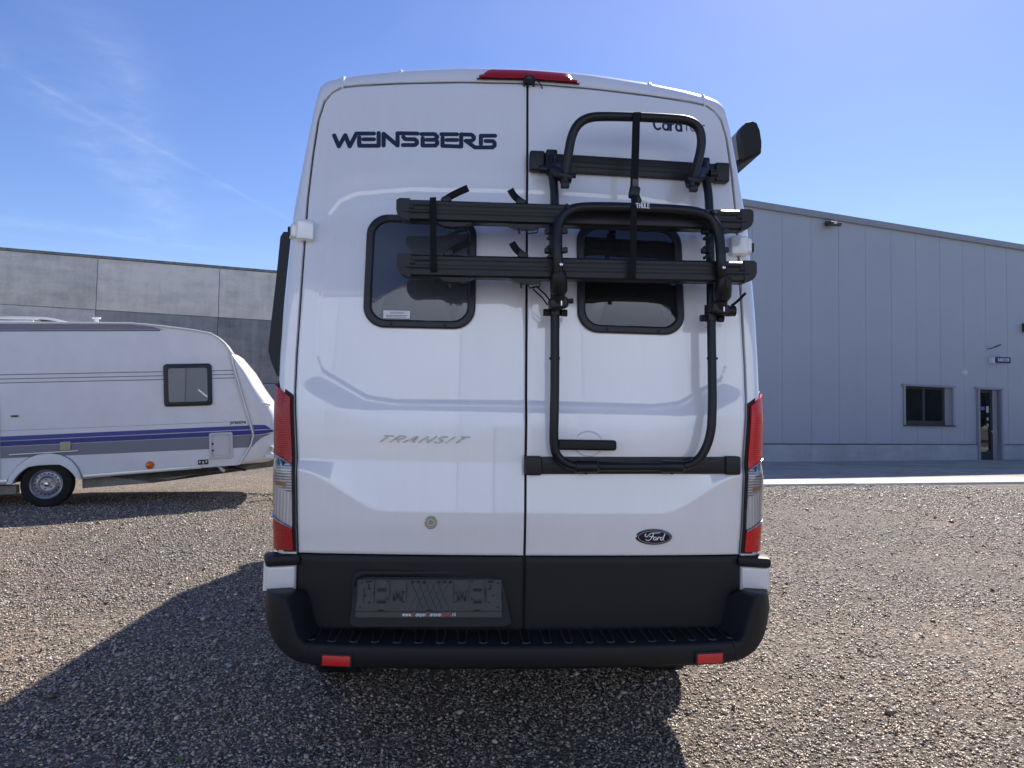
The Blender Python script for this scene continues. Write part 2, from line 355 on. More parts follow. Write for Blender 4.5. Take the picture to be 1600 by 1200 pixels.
def put_text(body, x0, x1, z0, z1, fn, name, material, parent, shear=0.0, bold=0.0, spacing=1.0, vspan=None):
    """lettering fitted to the box x0..x1, z0..z1 of a surface, fn(x, z) gives the point on that surface"""
    v, f = text_pts(body, 1.0, shear, bold, spacing)
    a, b = v[:, 0].min(), v[:, 0].max(); c, d = (v[:, 1].min(), v[:, 1].max()) if vspan is None else vspan
    P = [fn(x0 + (q[0] - a) / (b - a) * (x1 - x0), z0 + (q[1] - c) / (d - c) * (z1 - z0)) for q in v]
    return MB().add(P, f).build(name, material, parent, smooth=False, recalc=False, weld=False)

def _arc(cx, cy, rx, ry, a, b, n=12): return [(cx + rx * math.cos(R(a + (b - a) * k / n)), cy + ry * math.sin(R(a + (b - a) * k / n))) for k in range(n + 1)]
GLYPH = {
 'C': (.72, [_arc(.38, .5, .38, .5, 48, 312, 18)]), 'a': (.58, [_arc(.28, .34, .28, .34, 0, 360, 18), [(.56, .68), (.56, 0)]]), 'r': (.34, [[(0, .68), (0, 0)], _arc(.28, .36, .28, .32, 180, 80, 8)]),
 'T': (.70, [[(0, 1), (.7, 1)], [(.35, 1), (.35, 0)]]), 'o': (.62, [_arc(.31, .34, .31, .34, 0, 360, 20)]), 'u': (.54, [[(0, .68)] + _arc(.27, .27, .27, .27, 180, 360, 12) + [(.54, .68), (.54, 0)]]),
 'A': (.74, [[(0, 0), (.37, 1), (.74, 0)], [(.13, .33), (.61, .33)]]), 'N': (.66, [[(0, 0), (0, 1), (.66, 0), (.66, 1)]]), 'K': (.62, [[(0, 0), (0, 1)], [(.60, 1), (0, .42)], [(.2, .6), (.62, 0)]]),
 'O': (.84, [_arc(.42, .5, .42, .5, 0, 360, 24)]), 'R': (.60, [[(0, 0), (0, 1), (.34, 1)] + _arc(.34, .74, .24, .26, 90, -90, 10) + [(0, .48)], [(.3, .48), (.60, 0)]]),
 'H': (.64, [[(0, 0), (0, 1)], [(.64, 0), (.64, 1)], [(0, .5), (.64, .5)]]), 'U': (.64, [[(0, 1)] + _arc(.32, .32, .32, .32, 180, 360, 12) + [(.64, 1)]]), 'L': (.50, [[(0, 1), (0, 0), (.5, 0)]]),
 'E': (.52, [[(.52, 1), (0, 1), (0, 0), (.52, 0)], [(0, .5), (.46, .5)]]), 'G': (.76, [_arc(.38, .5, .38, .5, 48, 330, 18) + [(.72, .45), (.42, .45)]]), '!': (.06, [[(.03, 1), (.03, .3)], [(.03, .04), (.03, 0)]]),
 'I': (.02, [[(0, 0), (0, 1)]]), 'S': (.56, [_arc(.28, .74, .26, .26, 40, 270, 12) + _arc(.28, .24, .28, .24, 90, -150, 12)]), 'Z': (.56, [[(0, 1), (.56, 1), (0, 0), (.56, 0)]]), 'Y': (.60, [[(0, 1), (.3, .48), (.6, 1)], [(.3, .48), (.3, 0)]]),
 'D': (.66, [[(0, 0), (0, 1), (.28, 1)] + _arc(.28, .5, .38, .5, 90, -90, 14) + [(0, 0)]]), 'w': (.78, [[(0, .68), (.19, 0), (.39, .66), (.59, 0), (.78, .68)]]), '.': (.06, [[(.03, .04), (.03, 0)]]),
 'm': (.82, [[(0, 0), (0, .68)], _arc(.2, .47, .2, .21, 180, 0, 8) + [(.4, 0)], _arc(.61, .47, .21, .21, 180, 0, 8) + [(.82, 0)]]), 'p': (.58, [[(0, .68), (0, -.25)], _arc(.29, .34, .29, .34, 0, 360, 18)]),
 'e': (.58, [[(0, .36), (.58, .36)] + _arc(.29, .34, .29, .34, 0, 310, 16)]), 'v': (.54, [[(0, .68), (.27, 0), (.54, .68)]]), 'n': (.52, [[(0, 0), (0, .68)], _arc(.26, .42, .26, .26, 180, 0, 10) + [(.52, 0)]]), 'l': (.02, [[(0, 0), (0, 1)]])}
def stroke_text(body, x0, x1, z0, z1, fn, name, material, parent, weight=.07, shear=0.0, gap=.20, depth=0.0):
    """sans lettering drawn as strokes: cap height z0..z1, width x0..x1; fn(x, z, out) gives the surface point"""
    segs = []; cx = 0.0
    for ch in body:
        w, st = GLYPH[ch]
        for p in st: segs += [(a, b) for a, b in zip([(cx + q[0] + shear * q[1], q[1]) for q in p][:-1], [(cx + q[0] + shear * q[1], q[1]) for q in p][1:])]
        cx += w + gap + weight
    tw = cx - gap - weight + shear; sx = (x1 - x0) / tw; sz = z1 - z0; hw = weight * sz * .9; mb = MB()
    for i, (a, b) in enumerate(segs):
        A = Vector((x0 + a[0] * sx, z0 + a[1] * sz)); B = Vector((x0 + b[0] * sx, z0 + b[1] * sz)); d = B - A
        if d.length < 1e-7: continue
        d.normalize(); nn = Vector((-d.y, d.x)); of = .00004 * (i % 11); ring = []
        for P, a0 in ((A, 90), (B, -90)):
            for k in range(6): t = R(a0 + 36 * k); ring.append(P + (d * math.cos(t) + nn * math.sin(t)) * hw)
        f = [fn(p.x, p.y, depth + of) for p in ring]
        if depth > 0: mb.prism(f, [fn(p.x, p.y, -.001) for p in ring])
        else: mb.fan(f)
    return mb.build(name, material, parent, smooth=False, recalc=depth > 0, weld=False)

# ------------------------------------------------------------------ ground, apron, kerb
def ground_material():
    G = mat('gravel', (0.12, 0.11, 0.1), 0.8, spec=0.35); nt = G.node_tree; b = nt.nodes['Principled BSDF']
    t = nt.nodes.new('ShaderNodeTexCoord')
    def vor(scale, feat='F1'):
        n = nt.nodes.new('ShaderNodeTexVoronoi'); n.feature = feat; n.inputs['Scale'].default_value = scale; nt.links.new(t.outputs['Object'], n.inputs['Vector']); return n
    def ns(scale, det=6, rough=0.6):
        n = nt.nodes.new('ShaderNodeTexNoise'); n.inputs['Scale'].default_value = scale; n.inputs['Detail'].default_value = det; n.inputs['Roughness'].default_value = rough
        nt.links.new(t.outputs['Object'], n.inputs['Vector']); return n
    v1 = vor(78); v2 = vor(190); n1 = ns(0.35, 5); n2 = ns(3.0, 6, 0.7)
    bw = nt.nodes.new('ShaderNodeSeparateColor'); nt.links.new(v1.outputs['Color'], bw.inputs[0])
    ramp = nt.nodes.new('ShaderNodeValToRGB'); e = ramp.color_ramp.elements
    e[0].position = 0.0; e[0].color = (0.035, 0.03, 0.026, 1); e[1].position = 1.0; e[1].color = (0.85, 0.75, 0.61, 1)
    for p, c in ((0.35, (0.08, 0.068, 0.056, 1)), (0.7, (0.20, 0.168, 0.135, 1))):
        q = e.new(p); q.color = c
    nt.links.new(bw.outputs[0], ramp.inputs[0])
    soil = nt.nodes.new('ShaderNodeValToRGB'); soil.color_ramp.elements[0].color = (0.42, 0.30, 0.21, 1); soil.color_ramp.elements[1].color = (0.13, 0.11, 0.09, 1)
    soil.color_ramp.elements[0].position = 0.36; soil.color_ramp.elements[1].position = 0.58; nt.links.new(n1.outputs['Fac'], soil.inputs[0])
    mx = nt.nodes.new('ShaderNodeMix'); mx.data_type = 'RGBA'
    mr = nt.nodes.new('ShaderNodeMapRange'); mr.inputs[1].default_value = 0.35; mr.inputs[2].default_value = 0.6; mr.inputs[3].default_value = 0.35; mr.inputs[4].default_value = 0.95
    nt.links.new(n2.outputs['Fac'], mr.inputs[0]); nt.links.new(mr.outputs[0], mx.inputs[0])
    nt.links.new(soil.outputs[0], mx.inputs[6]); nt.links.new(ramp.outputs[0], mx.inputs[7]); nt.links.new(mx.outputs[2], b.inputs['Base Color'])
    h = nt.nodes.new('ShaderNodeMath'); h.operation = 'MULTIPLY_ADD'; h.inputs[1].default_value = 0.5
    nt.links.new(v2.outputs['Distance'], h.inputs[0]); nt.links.new(v1.outputs['Distance'], h.inputs[2])
    bp = nt.nodes.new('ShaderNodeBump'); bp.invert = True; bp.inputs['Strength'].default_value = 1.0; bp.inputs['Distance'].default_value = 0.016
    nt.links.new(h.outputs[0], bp.inputs['Height']); nt.links.new(bp.outputs[0], b.inputs['Normal'])
    return G
M['gravel'] = ground_material()
g = MB(); g.add([(-400, -250, 0), (400, -250, 0), (400, 500, 0), (-400, 500, 0)], [(0, 1, 2, 3)])
ground = tag(g.build('ground', 'gravel', smooth=False), kind='structure')

HALL_P, HALL_A = Vector((8.36, 23.75, 0)), R(22.0)
ha = Vector((math.cos(HALL_A), math.sin(HALL_A), 0)); hn = Vector((math.sin(HALL_A), -math.cos(HALL_A), 0))   # hn points out of the wall
K0, K1 = Vector((5.25, 15.11, 0)), Vector((12.33, 17.12, 0)); kd = (K1 - K0).normalized(); kn = Vector((-kd.y, kd.x, 0))
def asphalt():
    G = mat('asphalt', (0.42, 0.37, 0.31), 0.85, spec=0.3, var=0.22, vscale=1.2, bump=0.5, bscale=160); return G
M['asphalt'] = asphalt()
M['line_paint'] = mat('worn_yellow_paint', (0.16, 0.14, 0.07), 0.8, var=0.4, vscale=9)
KW = 1.15
a0, a1 = K0 + kd * -2.5 + kn * (KW + .004), K0 + kd * 34 + kn * (KW + .004)
b0, b1 = HALL_P + ha * -3.0, HALL_P + ha * 34
g = MB(); Z = 0.045
g.add([(*a0.xy, Z), (*a1.xy, Z), (*(b1 + hn * .02).xy, Z), (*(b0 + hn * .02).xy, Z)], [(0, 1, 2, 3)])
tag(g.build('pavement', 'asphalt', smooth=False), kind='structure')
g = MB(); p0, p1 = HALL_P + ha * 1.3 + hn * 1.1, HALL_P + ha * 8.0 + hn * 4.7; q = (p1 - p0).normalized(); q = Vector((-q.y, q.x, 0)) * .06
g.add([(*(p0 - q).xy, Z + .004), (*(p1 - q).xy, Z + .004), (*(p1 + q).xy, Z + .004), (*(p0 + q).xy, Z + .004)], [(0, 1, 2, 3)])
tag(g.build('road_marking', 'line_paint', smooth=False), kind='structure')
kerb = tag(empty('kerb', (K0.x, K0.y, 0), math.atan2(kd.y, kd.x)), kind='structure')
slab_me = None
for i in range(-1, 13):
    if slab_me is None:
        o = MB().box((0, 0, 0), (2.485, KW - .01, 0.12), 0.012).build('slab', 'kerb', kerb); slab_me = o.data
    else: o = link(bpy.data.objects.new('slab', slab_me), kerb)
    o.location = (1.25 + 2.5 * i, KW / 2, -0.004 + random.uniform(-.004, .004)); o.rotation_euler = (random.uniform(-.004, .004), random.uniform(-.002, .002), random.uniform(-.003, .003))

# ------------------------------------------------------------------ grey sheet-metal hall on the right
hall = tag(empty('metal_hall', HALL_P, HALL_A), 'large grey sheet metal hall with vertical wall panels and concrete plinth', 'building')
WIN = (6.66, 1.36, 9.16, 2.80); DOOR = (10.62, 0.0, 11.86, 2.80)
PZ0, PZ1, HTOP, PW = 0.66, 8.62, 8.74, 1.283
def cut_cols(x0, x1, z0, z1):
    """boxes left of a wall strip after the window and door openings are taken out"""
    xs = sorted({x0, x1} | {v for r in (WIN, DOOR) for v in (r[0], r[2]) if x0 < v < x1}); out = []
    for a, b in zip(xs[:-1], xs[1:]):
        z = z0; cm = (a + b) / 2
        for r in sorted([r for r in (WIN, DOOR) if r[0] < cm < r[2]], key=lambda r: r[1]):
            if r[1] > z: out.append((a, b, z, r[1]))
            z = max(z, r[3])
        if z < z1: out.append((a, b, z, z1))
    return out
for i in range(-3, 21):
    x0 = 0.885 + i * PW; mb = MB()
    for (a, b, z0, z1) in cut_cols(x0, x0 + PW, PZ0, PZ1):
        aa = a + (.006 if a == x0 else 0); bb = b - (.006 if b == x0 + PW else 0)
        mb.box(((aa + bb) / 2, 0.05, (z0 + z1) / 2), (bb - aa, 0.1, z1 - z0))
    o = mb.build('wall_panel', 'sheet', hall, smooth=False); o.location.y = random.uniform(-.002, .002)
MB().box((11.9, 6.2, 4.3), (29.5, 12, 8.5)).build('inner_wall', 'room', hall, smooth=False)
for a, b in ((-2.96, 2.1), (2.1, 6.4), (6.4, DOOR[0] - .02), (DOOR[2] + .02, 17.0), (17.0, 23.4), (23.4, 26.5)):
    MB().box(((a + b) / 2, 0.02, 0.31), (b - a - .012, 0.14, 0.62)).build('plinth_block', 'plinth', hall, smooth=False)
for a, b in ((-2.96, DOOR[0] - .02), (DOOR[2] + .02, 26.5)):
    MB().box(((a + b) / 2, -0.03, 0.645), (b - a, 0.08, 0.03)).build('drip_flashing', 'sheet_dark', hall, smooth=False)
mb = MB().box((11.9, 0.06, HTOP - .03), (29.9, 0.36, 0.16), .01); mb.box((11.9, -0.10, HTOP - .14), (29.9, 0.03, 0.06))
mb.build('roof_edge', 'flash', hall)
MB().box((11.9, 6.2, 8.66), (29.7, 12, .05)).build('roof', 'flash', hall, smooth=False)
for k in range(9): MB().box((-2.98, .12 + 1.28 * (k + .5), (PZ0 + PZ1) / 2), (.1, 1.27, PZ1 - PZ0)).build('wall_panel', 'sheet', hall, smooth=False)
# window
wx0, wz0, wx1, wz1 = WIN
wf = MB()
wf.box(((wx0 + wx1) / 2, -.025, wz1 + .035), (wx1 - wx0 + .34, .09, .07)); wf.box((wx0 - .05, -.02, (wz0 + wz1) / 2), (.1, .06, wz1 - wz0)); wf.box((wx1 + .05, -.02, (wz0 + wz1) / 2), (.1, .06, wz1 - wz0))
win = wf.build('window', 'flash', hall, smooth=False)
MB().box(((wx0 + wx1) / 2, -.04, wz0 - .02), (wx1 - wx0 + .18, .16, .04)).build('sill', 'frame_dark', win, smooth=False)
fr = MB(); xm = wx0 + 1.1; xr = wx1 - .30
for x, w in ((wx0 + .03, .06), (xm, .13), (xr - .04, .09)): fr.box((x, .12, (wz0 + wz1) / 2), (w, .07, wz1 - wz0))
fr.box(((wx0 + wx1) / 2, .121, wz1 - .04), (wx1 - wx0, .066, .08)); fr.box(((wx0 + wx1) / 2, .121, wz0 + .08), (wx1 - wx0, .066, .16))
fr.build('frame', 'frame_dark', win, smooth=False)
MB().box((wx1 - .135, .10, (wz0 + wz1) / 2), (.26, .05, wz1 - wz0 - .01)).build('reveal', 'flash', win, smooth=False)
for a, b in ((wx0 + .06, xm - .065), (xm + .065, xr - .085)): MB().box(((a + b) / 2, .135, (wz0 + wz1) / 2 + .04), (b - a, .01, wz1 - wz0 - .24)).build('pane', 'glass', win, smooth=False)
sh = MB()
for x in (7.35, 8.2):
    pass
for k in range(11): sh.box((7.9, .188, 2.66 - k * .11), (2.3, .004, .06))  # pale slats added behind the glass for the striped reflection in it
for x in (7.35, 8.2):
    for k in range(4): MB().box((x, .168, 1.75 + k * .16), (.42 + .1 * (k % 2), .012, .07)).build('shelf_board', 'seal', win, smooth=False)
sh.build('reflection_slats', mat('reflection_slat', (0.45, 0.40, 0.40), 0.6), win, smooth=False)
# door
dx0, dz0, dx1, dz1 = DOOR
df = MB(); df.box(((dx0 + dx1) / 2, -.025, dz1 + .035), (dx1 - dx0 + .36, .09, .07)); df.box((dx0 - .05, -.02, dz1 / 2 + .02), (.1, .17, dz1)); df.box((dx1 + .05, -.02, dz1 / 2 + .02), (.1, .17, dz1)); df.box((dx1 - .13, .10, dz1 / 2 + .02), (.26, .05, dz1 - .05))
door = df.build('door', 'flash', hall, smooth=False)
mb = MB(); xe = dx1 - .27
for x, w in ((dx0 + .05, .10), (xe - .06, .12)): mb.box((x, .12, dz1 / 2), (w, .08, dz1))
mb.box(((dx0 + xe) / 2, .121, dz1 - .06), (xe - dx0, .076, .12)); mb.box(((dx0 + xe) / 2, .121, .22), (xe - dx0, .076, .36))
mb.build('door_leaf', 'frame_dark', door, smooth=False)
MB().box(((dx0 + xe) / 2, .135, 1.55), (xe - dx0 - .2, .01, 2.3)).build('pane', 'glass', door, smooth=False)
MB().box((xe - .06, .05, 1.12), (.03, .04, .14), .006).box((xe - .10, .03, 1.16), (.12, .03, .03), .006).build('handle', 'chrome', door)
MB().box((dx0 + .47, .125, 2.06), (.22, .004, .13)).build('notice', mat('violet_notice', (0.16, 0.13, 0.4), 0.5), door, smooth=False)
for z, w in ((2.02, .15), (1.64, .10), (1.40, .10)): MB().box((xe - .22, .125, z), (w, .004, w * (1.7 if z > 2 else 1.1))).build('notice', mat('paper_notice', (0.5, 0.5, 0.46), 0.6), door, smooth=False)
MB().box((dx0 + .30, .05, .42), (.42, .03, .12)).build('letter_slot', mat('letter_slot_brass', (0.45, 0.33, 0.2), 0.5), door, smooth=False)
def hall_pt(x, z, y=0.0): return HALL_P + ha * x - hn * y + Vector((0, 0, z))
# sign, lamps and cameras on the hall
sg = tag(empty('sign', hall_pt(11.32, 3.96), HALL_A), 'small dark blue KANTOOR sign sticking out above the office door', 'sign')
MB().box((.02, -.10, 0), (.09, .20, .24), .01).build('bracket', 'white_plastic', sg)
SA = R(-12)
sm = Matrix.Rotation(SA, 3, 'Z')
MB().box(sm @ Vector((.40, 0, 0)) + Vector((0, -.20, 0.01)), (.66, .05, .24), .006, sm).build('board', 'sign_blue', sg)
stroke_text('KANTOOR', .16, .66, -.045, .075, lambda x, z, o: sm @ Vector((x, -.0275 - o, z)) + Vector((0, -.20, 0.0)), 'lettering', 'white_print', sg, .075)
fl = tag(empty('flood_light', hall_pt(2.86, 8.38), HALL_A), 'dark wall flood light high on the grey hall near the van', 'lamp')
MB().box((0, -.06, 0), (.12, .12, .10), .01).build('bracket', 'lamp_grey', fl)
MB().box((.06, -.26, -.02), (.46, .34, .13), .02, Matrix.Rotation(R(14), 3, 'X')).build('housing', 'lamp_grey', fl)
MB().box((-.02, -.44, -.03), (.14, .02, .09), .005, Matrix.Rotation(R(14), 3, 'X')).build('lens', 'white_plastic', fl)
dc = tag(empty('dome_camera', hall_pt(9.84, 3.42), HALL_A), 'small white round camera on the grey wall left of the door', 'camera')
MB().lathe([(0, .001), (0, .11), (-.05, .11), (-.06, .09)], 'y', 20).build('base', 'white_plastic', dc)
MB().lathe([(-.06, .085), (-.11, .07), (-.14, .03), (-.145, .001)], 'y', 20).build('dome', 'white_plastic', dc)
bc = tag(empty('bracket_lamp', hall_pt(11.22, 4.40), HALL_A), 'thin dark bracket lamp on the grey wall above the blue sign', 'lamp')
MB().tube([(0, 0, 0), (0, -.2, .02), (.02, -.34, .10)], .018, 8).build('arm', 'lamp_grey', bc)
MB().beam((-.02, -.30, .05), (.20, -.38, .15), .09, .05, .01).build('head', 'lamp_grey', bc)
wb = tag(empty('wall_box', hall_pt(13.44, 5.38), HALL_A), 'small dark box lamp on the grey hall at the right picture edge', 'lamp')
MB().box((0, -.09, 0), (.24, .18, .36), .02).build('housing', 'lamp_grey', wb); MB().box((0, -.1, -.20), (.18, .14, .05), .01).build('lens', 'white_plastic', wb)

# ------------------------------------------------------------------ concrete hall on the left
LH_P, LH_A = Vector((-18.4, 25.5, 0)), R(20.5)
lh = tag(empty('concrete_hall', LH_P, LH_A), 'grey precast concrete hall behind the white caravan', 'building')
js = [-14.1 + 4.25 * k for k in range(0, 10)]
for k in range(len(js) - 1):
    for r, (z0, z1) in enumerate(((0, 2.58), (2.58, 5.14), (5.14, 7.1))):
        xa, xb = js[k], js[k + 1]
        cuts = [xa, xb] if not (r == 0 and k >= 4) else [xa, (xa + xb) / 2 - .35, xb]
        for a, b in zip(cuts[:-1], cuts[1:]):
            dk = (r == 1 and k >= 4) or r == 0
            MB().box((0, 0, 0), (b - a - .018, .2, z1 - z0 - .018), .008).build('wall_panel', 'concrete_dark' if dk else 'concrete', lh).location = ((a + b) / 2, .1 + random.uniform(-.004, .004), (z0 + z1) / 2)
MB().box(((js[0] + js[-1]) / 2, 5.3, 3.5), (js[-1] - js[0] - .1, 10.2, 7.0)).build('inner_wall', 'room', lh, smooth=False)
MB().box(((js[0] + js[-1]) / 2, .13, 7.15), (js[-1] - js[0], .36, .10), .01).build('coping', 'galv', lh)
MB().box(((js[0] + js[-1]) / 2, 5.4, 7.08), (js[-1] - js[0] - .1, 10.0, .06)).build('roof', 'flash', lh, smooth=False)

# ------------------------------------------------------------------ camper van (local frame: x right, y forward, z up, seen from behind)
VAN_P, VAN_A = Vector((0.0585, 2.72, 0)), R(4.0)
van = tag(empty('camper_van', VAN_P, VAN_A), 'white high roof camper van seen from behind with closed rear doors', 'camper van')
REC = np.array([(0, 2.30), (.48, 2.295), (.69, 2.272), (.755, 2.24), (.795, 2.18), (.808, 2.0), (.814, 1.75), (.81, 1.61), (.785, 1.55), (.61, 1.452), (.5, 1.437), (0, 1.441)])
def rec_dist(x, z):
    """signed distance to the pressed panel outline of the rear doors (negative inside)"""
    x = np.abs(np.asarray(x, float)); z = np.asarray(z, float); best = np.full(x.shape, 9.0); inside = np.zeros(x.shape, bool)
    n = len(REC)
    for i in range(n):
        a, b = REC[i], REC[(i + 1) % n]
        if not (i == n - 1):
            ex, ez = b - a; t = np.clip(((x - a[0]) * ex + (z - a[1]) * ez) / (ex * ex + ez * ez), 0, 1)
            best = np.minimum(best, np.hypot(x - a[0] - t * ex, z - a[1] - t * ez))
        c = ((a[1] > z) != (b[1] > z)) & (x < (b[0] - a[0]) * (z - a[1]) / (b[1] - a[1] + 1e-12) + a[0]); inside ^= c
    return np.where(inside, -best, best)
def surf0(x, z):
    z = np.asarray(z, float); x = np.asarray(x, float)
    return .03 + np.where(z > 1.4, .115 * (z - 1.4) + .018 * (z - 1.4) ** 2, 0.0) + .05 * x * x
def surf(x, z):
    d = rec_dist(x, z); z = np.asarray(z, float); ax = np.abs(np.asarray(x, float))
    low = sstep(1.55, 1.35, z)
    A = (.011 + .008 * low) * (0.30 * sstep(-.001, .006, d) + 0.70 * sstep(.0, .11, d))
    zl = 1.02 + .15 * sstep(.52, .86, ax)
    t = np.clip((1.205 - z) / np.maximum(1.205 - zl, .02), 0, 1)
    return surf0(x, z) - A -   .023 * t * (1 - .35 * sstep(.75, .9, ax)) + .008 * sstep(.98, .86, z)
def van_ray(px, py):
    d = pix_dir(px, py); c, s = math.cos(VAN_A), math.sin(VAN_A); ox, oy = -VAN_P.x, -VAN_P.y
    return (c * ox + s * oy, -s * ox + c * oy, CAM_H), (c * d.x + s * d.y, -s * d.x + c * d.y, d.z)
def S(px, py, off=0.0):
    """point of the van's rear (standing off it by off metres) that shows at a place in the photograph"""
    o, d = van_ray(px, py); t = 2.8
    for _ in range(25): t = (float(surf0(o[0] + t * d[0], o[2] + t * d[2])) - off - o[1]) / d[1]
    return Vector((o[0] + t * d[0], o[1] + t * d[1], o[2] + t * d[2]))
def SY(px, py, y):
    o, d = van_ray(px, py); t = (y - o[1]) / d[1]; return Vector((o[0] + t * d[0], y, o[2] + t * d[2]))
def onrear2(x, z, o): return (x, float(surf(x, z)) - .0012 - o, z)
def onrear(off): return lambda x, z: (x, float(surf(x, z)) - off, z)

GAP_SIDE = [(.850, .855), (.866, 1.21), (.884, 1.46), (.887, 1.6), (.885, 1.93), (.882, 2.25), (.872, 2.45), (.860, 2.595), (.842, 2.672)]
GAP_TOP = [(0, 2.785), (.27, 2.778), (.54, 2.763), (.70, 2.75), (.775, 2.74), (.815, 2.715), (.842, 2.672)]
OUT_SIDE = [(.944, .62), (.946, .855), (.966, 1.49), (.968, 1.62), (.967, 1.83), (.953, 2.2), (.917, 2.5), (.891, 2.70), (.875, 2.772)]
OUT_TOP = [(0, 2.885), (.27, 2.878), (.53, 2.855), (.70, 2.832), (.80, 2.812), (.845, 2.797), (.875, 2.772)]
def coons(L, Rr, B, T, n, k):
    L, Rr = resample(L, k), resample(Rr, k); B, T = resample(B, n), resample(T, n)
    u = np.linspace(0, 1, n)[None, :, None]; v = np.linspace(0, 1, k)[:, None, None]
    P = (1 - v) * B[None] + v * T[None] + (1 - u) * L[:, None] + u * Rr[:, None]
    P -= (1 - u) * (1 - v) * B[0] + u * (1 - v) * B[-1] + (1 - u) * v * T[0] + u * v * T[-1]
    return P                                                      # [row, column, (x, z)]
def skin(P, sgn, name, material, parent, skirt=.03, hole=None, extra=0.0, edge=.004):
    X = P[..., 0] * sgn; Zz = P[..., 1]; Y = surf(X, Zz) - extra
    k, n = X.shape
    # soft rolled edge
    ii, jj = np.meshgrid(np.arange(n), np.arange(k)); eb = np.minimum(np.minimum(ii, n - 1 - ii), np.minimum(jj, k - 1 - jj))
    Y = Y + np.where(eb == 0, edge, 0)
    verts = np.stack([X, Y, Zz], -1).reshape(-1, 3).tolist(); faces = []
    for r in range(k - 1):
        for c in range(n - 1):
            if hole:
                cx, cz = abs(X[r:r + 2, c:c + 2].mean()), Zz[r:r + 2, c:c + 2].mean()
                if hole(cx, cz): continue
            faces.append((r * n + c, r * n + c + 1, (r + 1) * n + c + 1, (r + 1) * n + c))
    ring = [(0, c) for c in range(n)] + [(r, n - 1) for r in range(1, k)] + [(k - 1, c) for c in range(n - 2, -1, -1)] + [(r, 0) for r in range(k - 2, 0, -1)]
    base = len(verts)
    for (r, c) in ring: verts.append((X[r, c], Y[r, c] + skirt, Zz[r, c]))
    for i, (r, c) in enumerate(ring):
        r2, c2 = ring[(i + 1) % len(ring)]; faces.append((r * n + c, base + i, base + (i + 1) % len(ring), r2 * n + c2))
    return MB().add(verts, faces).build(name, material, parent, angle=40)
WX0, WX1, WZ0, WZ1, WR = .203, .642, 1.722, 2.186, .085
def win_hole(x, z):
    i = .03; return WX0 + i < x < WX1 - i and WZ0 + i < z < WZ1 - i
ZC = .858                                                        # top of the black door cladding
doors = {}
for sgn in (-1, 1):
    e = .005
    P = coons([(e, ZC), (e, 2.785)], [(.850, ZC)] + GAP_SIDE[1:], [(e, ZC), (.850, ZC)], [(e, 2.785)] + GAP_TOP[1:], 120, 300)
    d = skin(P, sgn, 'rear_door', 'paint', van, hole=win_hole)
    tag(d, 'left rear door with the number plate holder' if sgn < 0 else 'right rear door with black handle and oval badge'); doors[sgn] = d
    # black lower cladding
    e2 = e + .001
    Pc = coons([(e2, .572), (e2, ZC - .006)], [(.79, .572), (.835, .62), (.848, .70), (.848, ZC - .006)], [(e2, .572), (.79, .572)], [(e2, ZC - .006), (.848, ZC - .006)], 40, 24)
    skin(Pc, sgn, 'lower_cladding', 'clad', d, extra=-.012 if False else .004, edge=.006)
    # window: black frame, pane, blind
    rings = []
    for ins, off in ((-.0, -.004), (.0, .010), (.006, .015), (.024, .015), (.030, .010), (.034, -.012)):
        rr = rrect(WX0 + ins, WZ0 + ins, WX1 - ins, WZ1 - ins, max(WR - ins * .8, .03), 9)
        rings.append([(sgn * x, float(surf0(x, z)) - off, z) for x, z in rr])
    MB().grid(rings, closed_u=True).build('window_frame', 'wframe', d)
    pr = rrect(WX0 + .032, WZ0 + .032, WX1 - .032, WZ1 - .032, .06, 9); cx, cz = (WX0 + WX1) / 2, (WZ0 + WZ1) / 2
    rows = []
    for q in (1.0, .93, .8, .55, .28):
        rows.append([(sgn * (cx + (x - cx) * q), float(surf0(cx + (x - cx) * q, cz + (z - cz) * q)) - .006 - .008 * (1 - q ** 4), cz + (z - cz) * q) for x, z in pr])
    mb = MB().grid(rows, closed_u=True); mb.fan(rows[-1]); mb.build('window_pane', 'pane' if sgn < 0 else 'pane_dark', d)
    bz = 2.03 if sgn < 0 else 2.12
    MB().box((sgn * cx, .17, (bz + 2.2) / 2), (.44, .012, 2.2 - bz)).build('blind', 'blind', d, smooth=False)
    MB().box((sgn * cx, .165, bz), (.44, .02, .022), .004).build('blind_bar', 'wframe', d)
    # latches seen through the pane
    for lx in (WX0 + .07, WX1 - .07): MB().box((sgn * lx, float(surf0(lx, 1.80)) + .03, 1.80), (.03, .03, .07), .008).build('latch', 'seal', d)
    for lx in (.32, .53): MB().lathe([(0, .006), (-.002, .006), (-.003, .001)], 'y', 10, (sgn * lx, float(surf0(lx, WZ0 + .014)) - .0152, WZ0 + .014)).build('screw', 'seal', d)
ld, rd = doors[-1], doors[1]

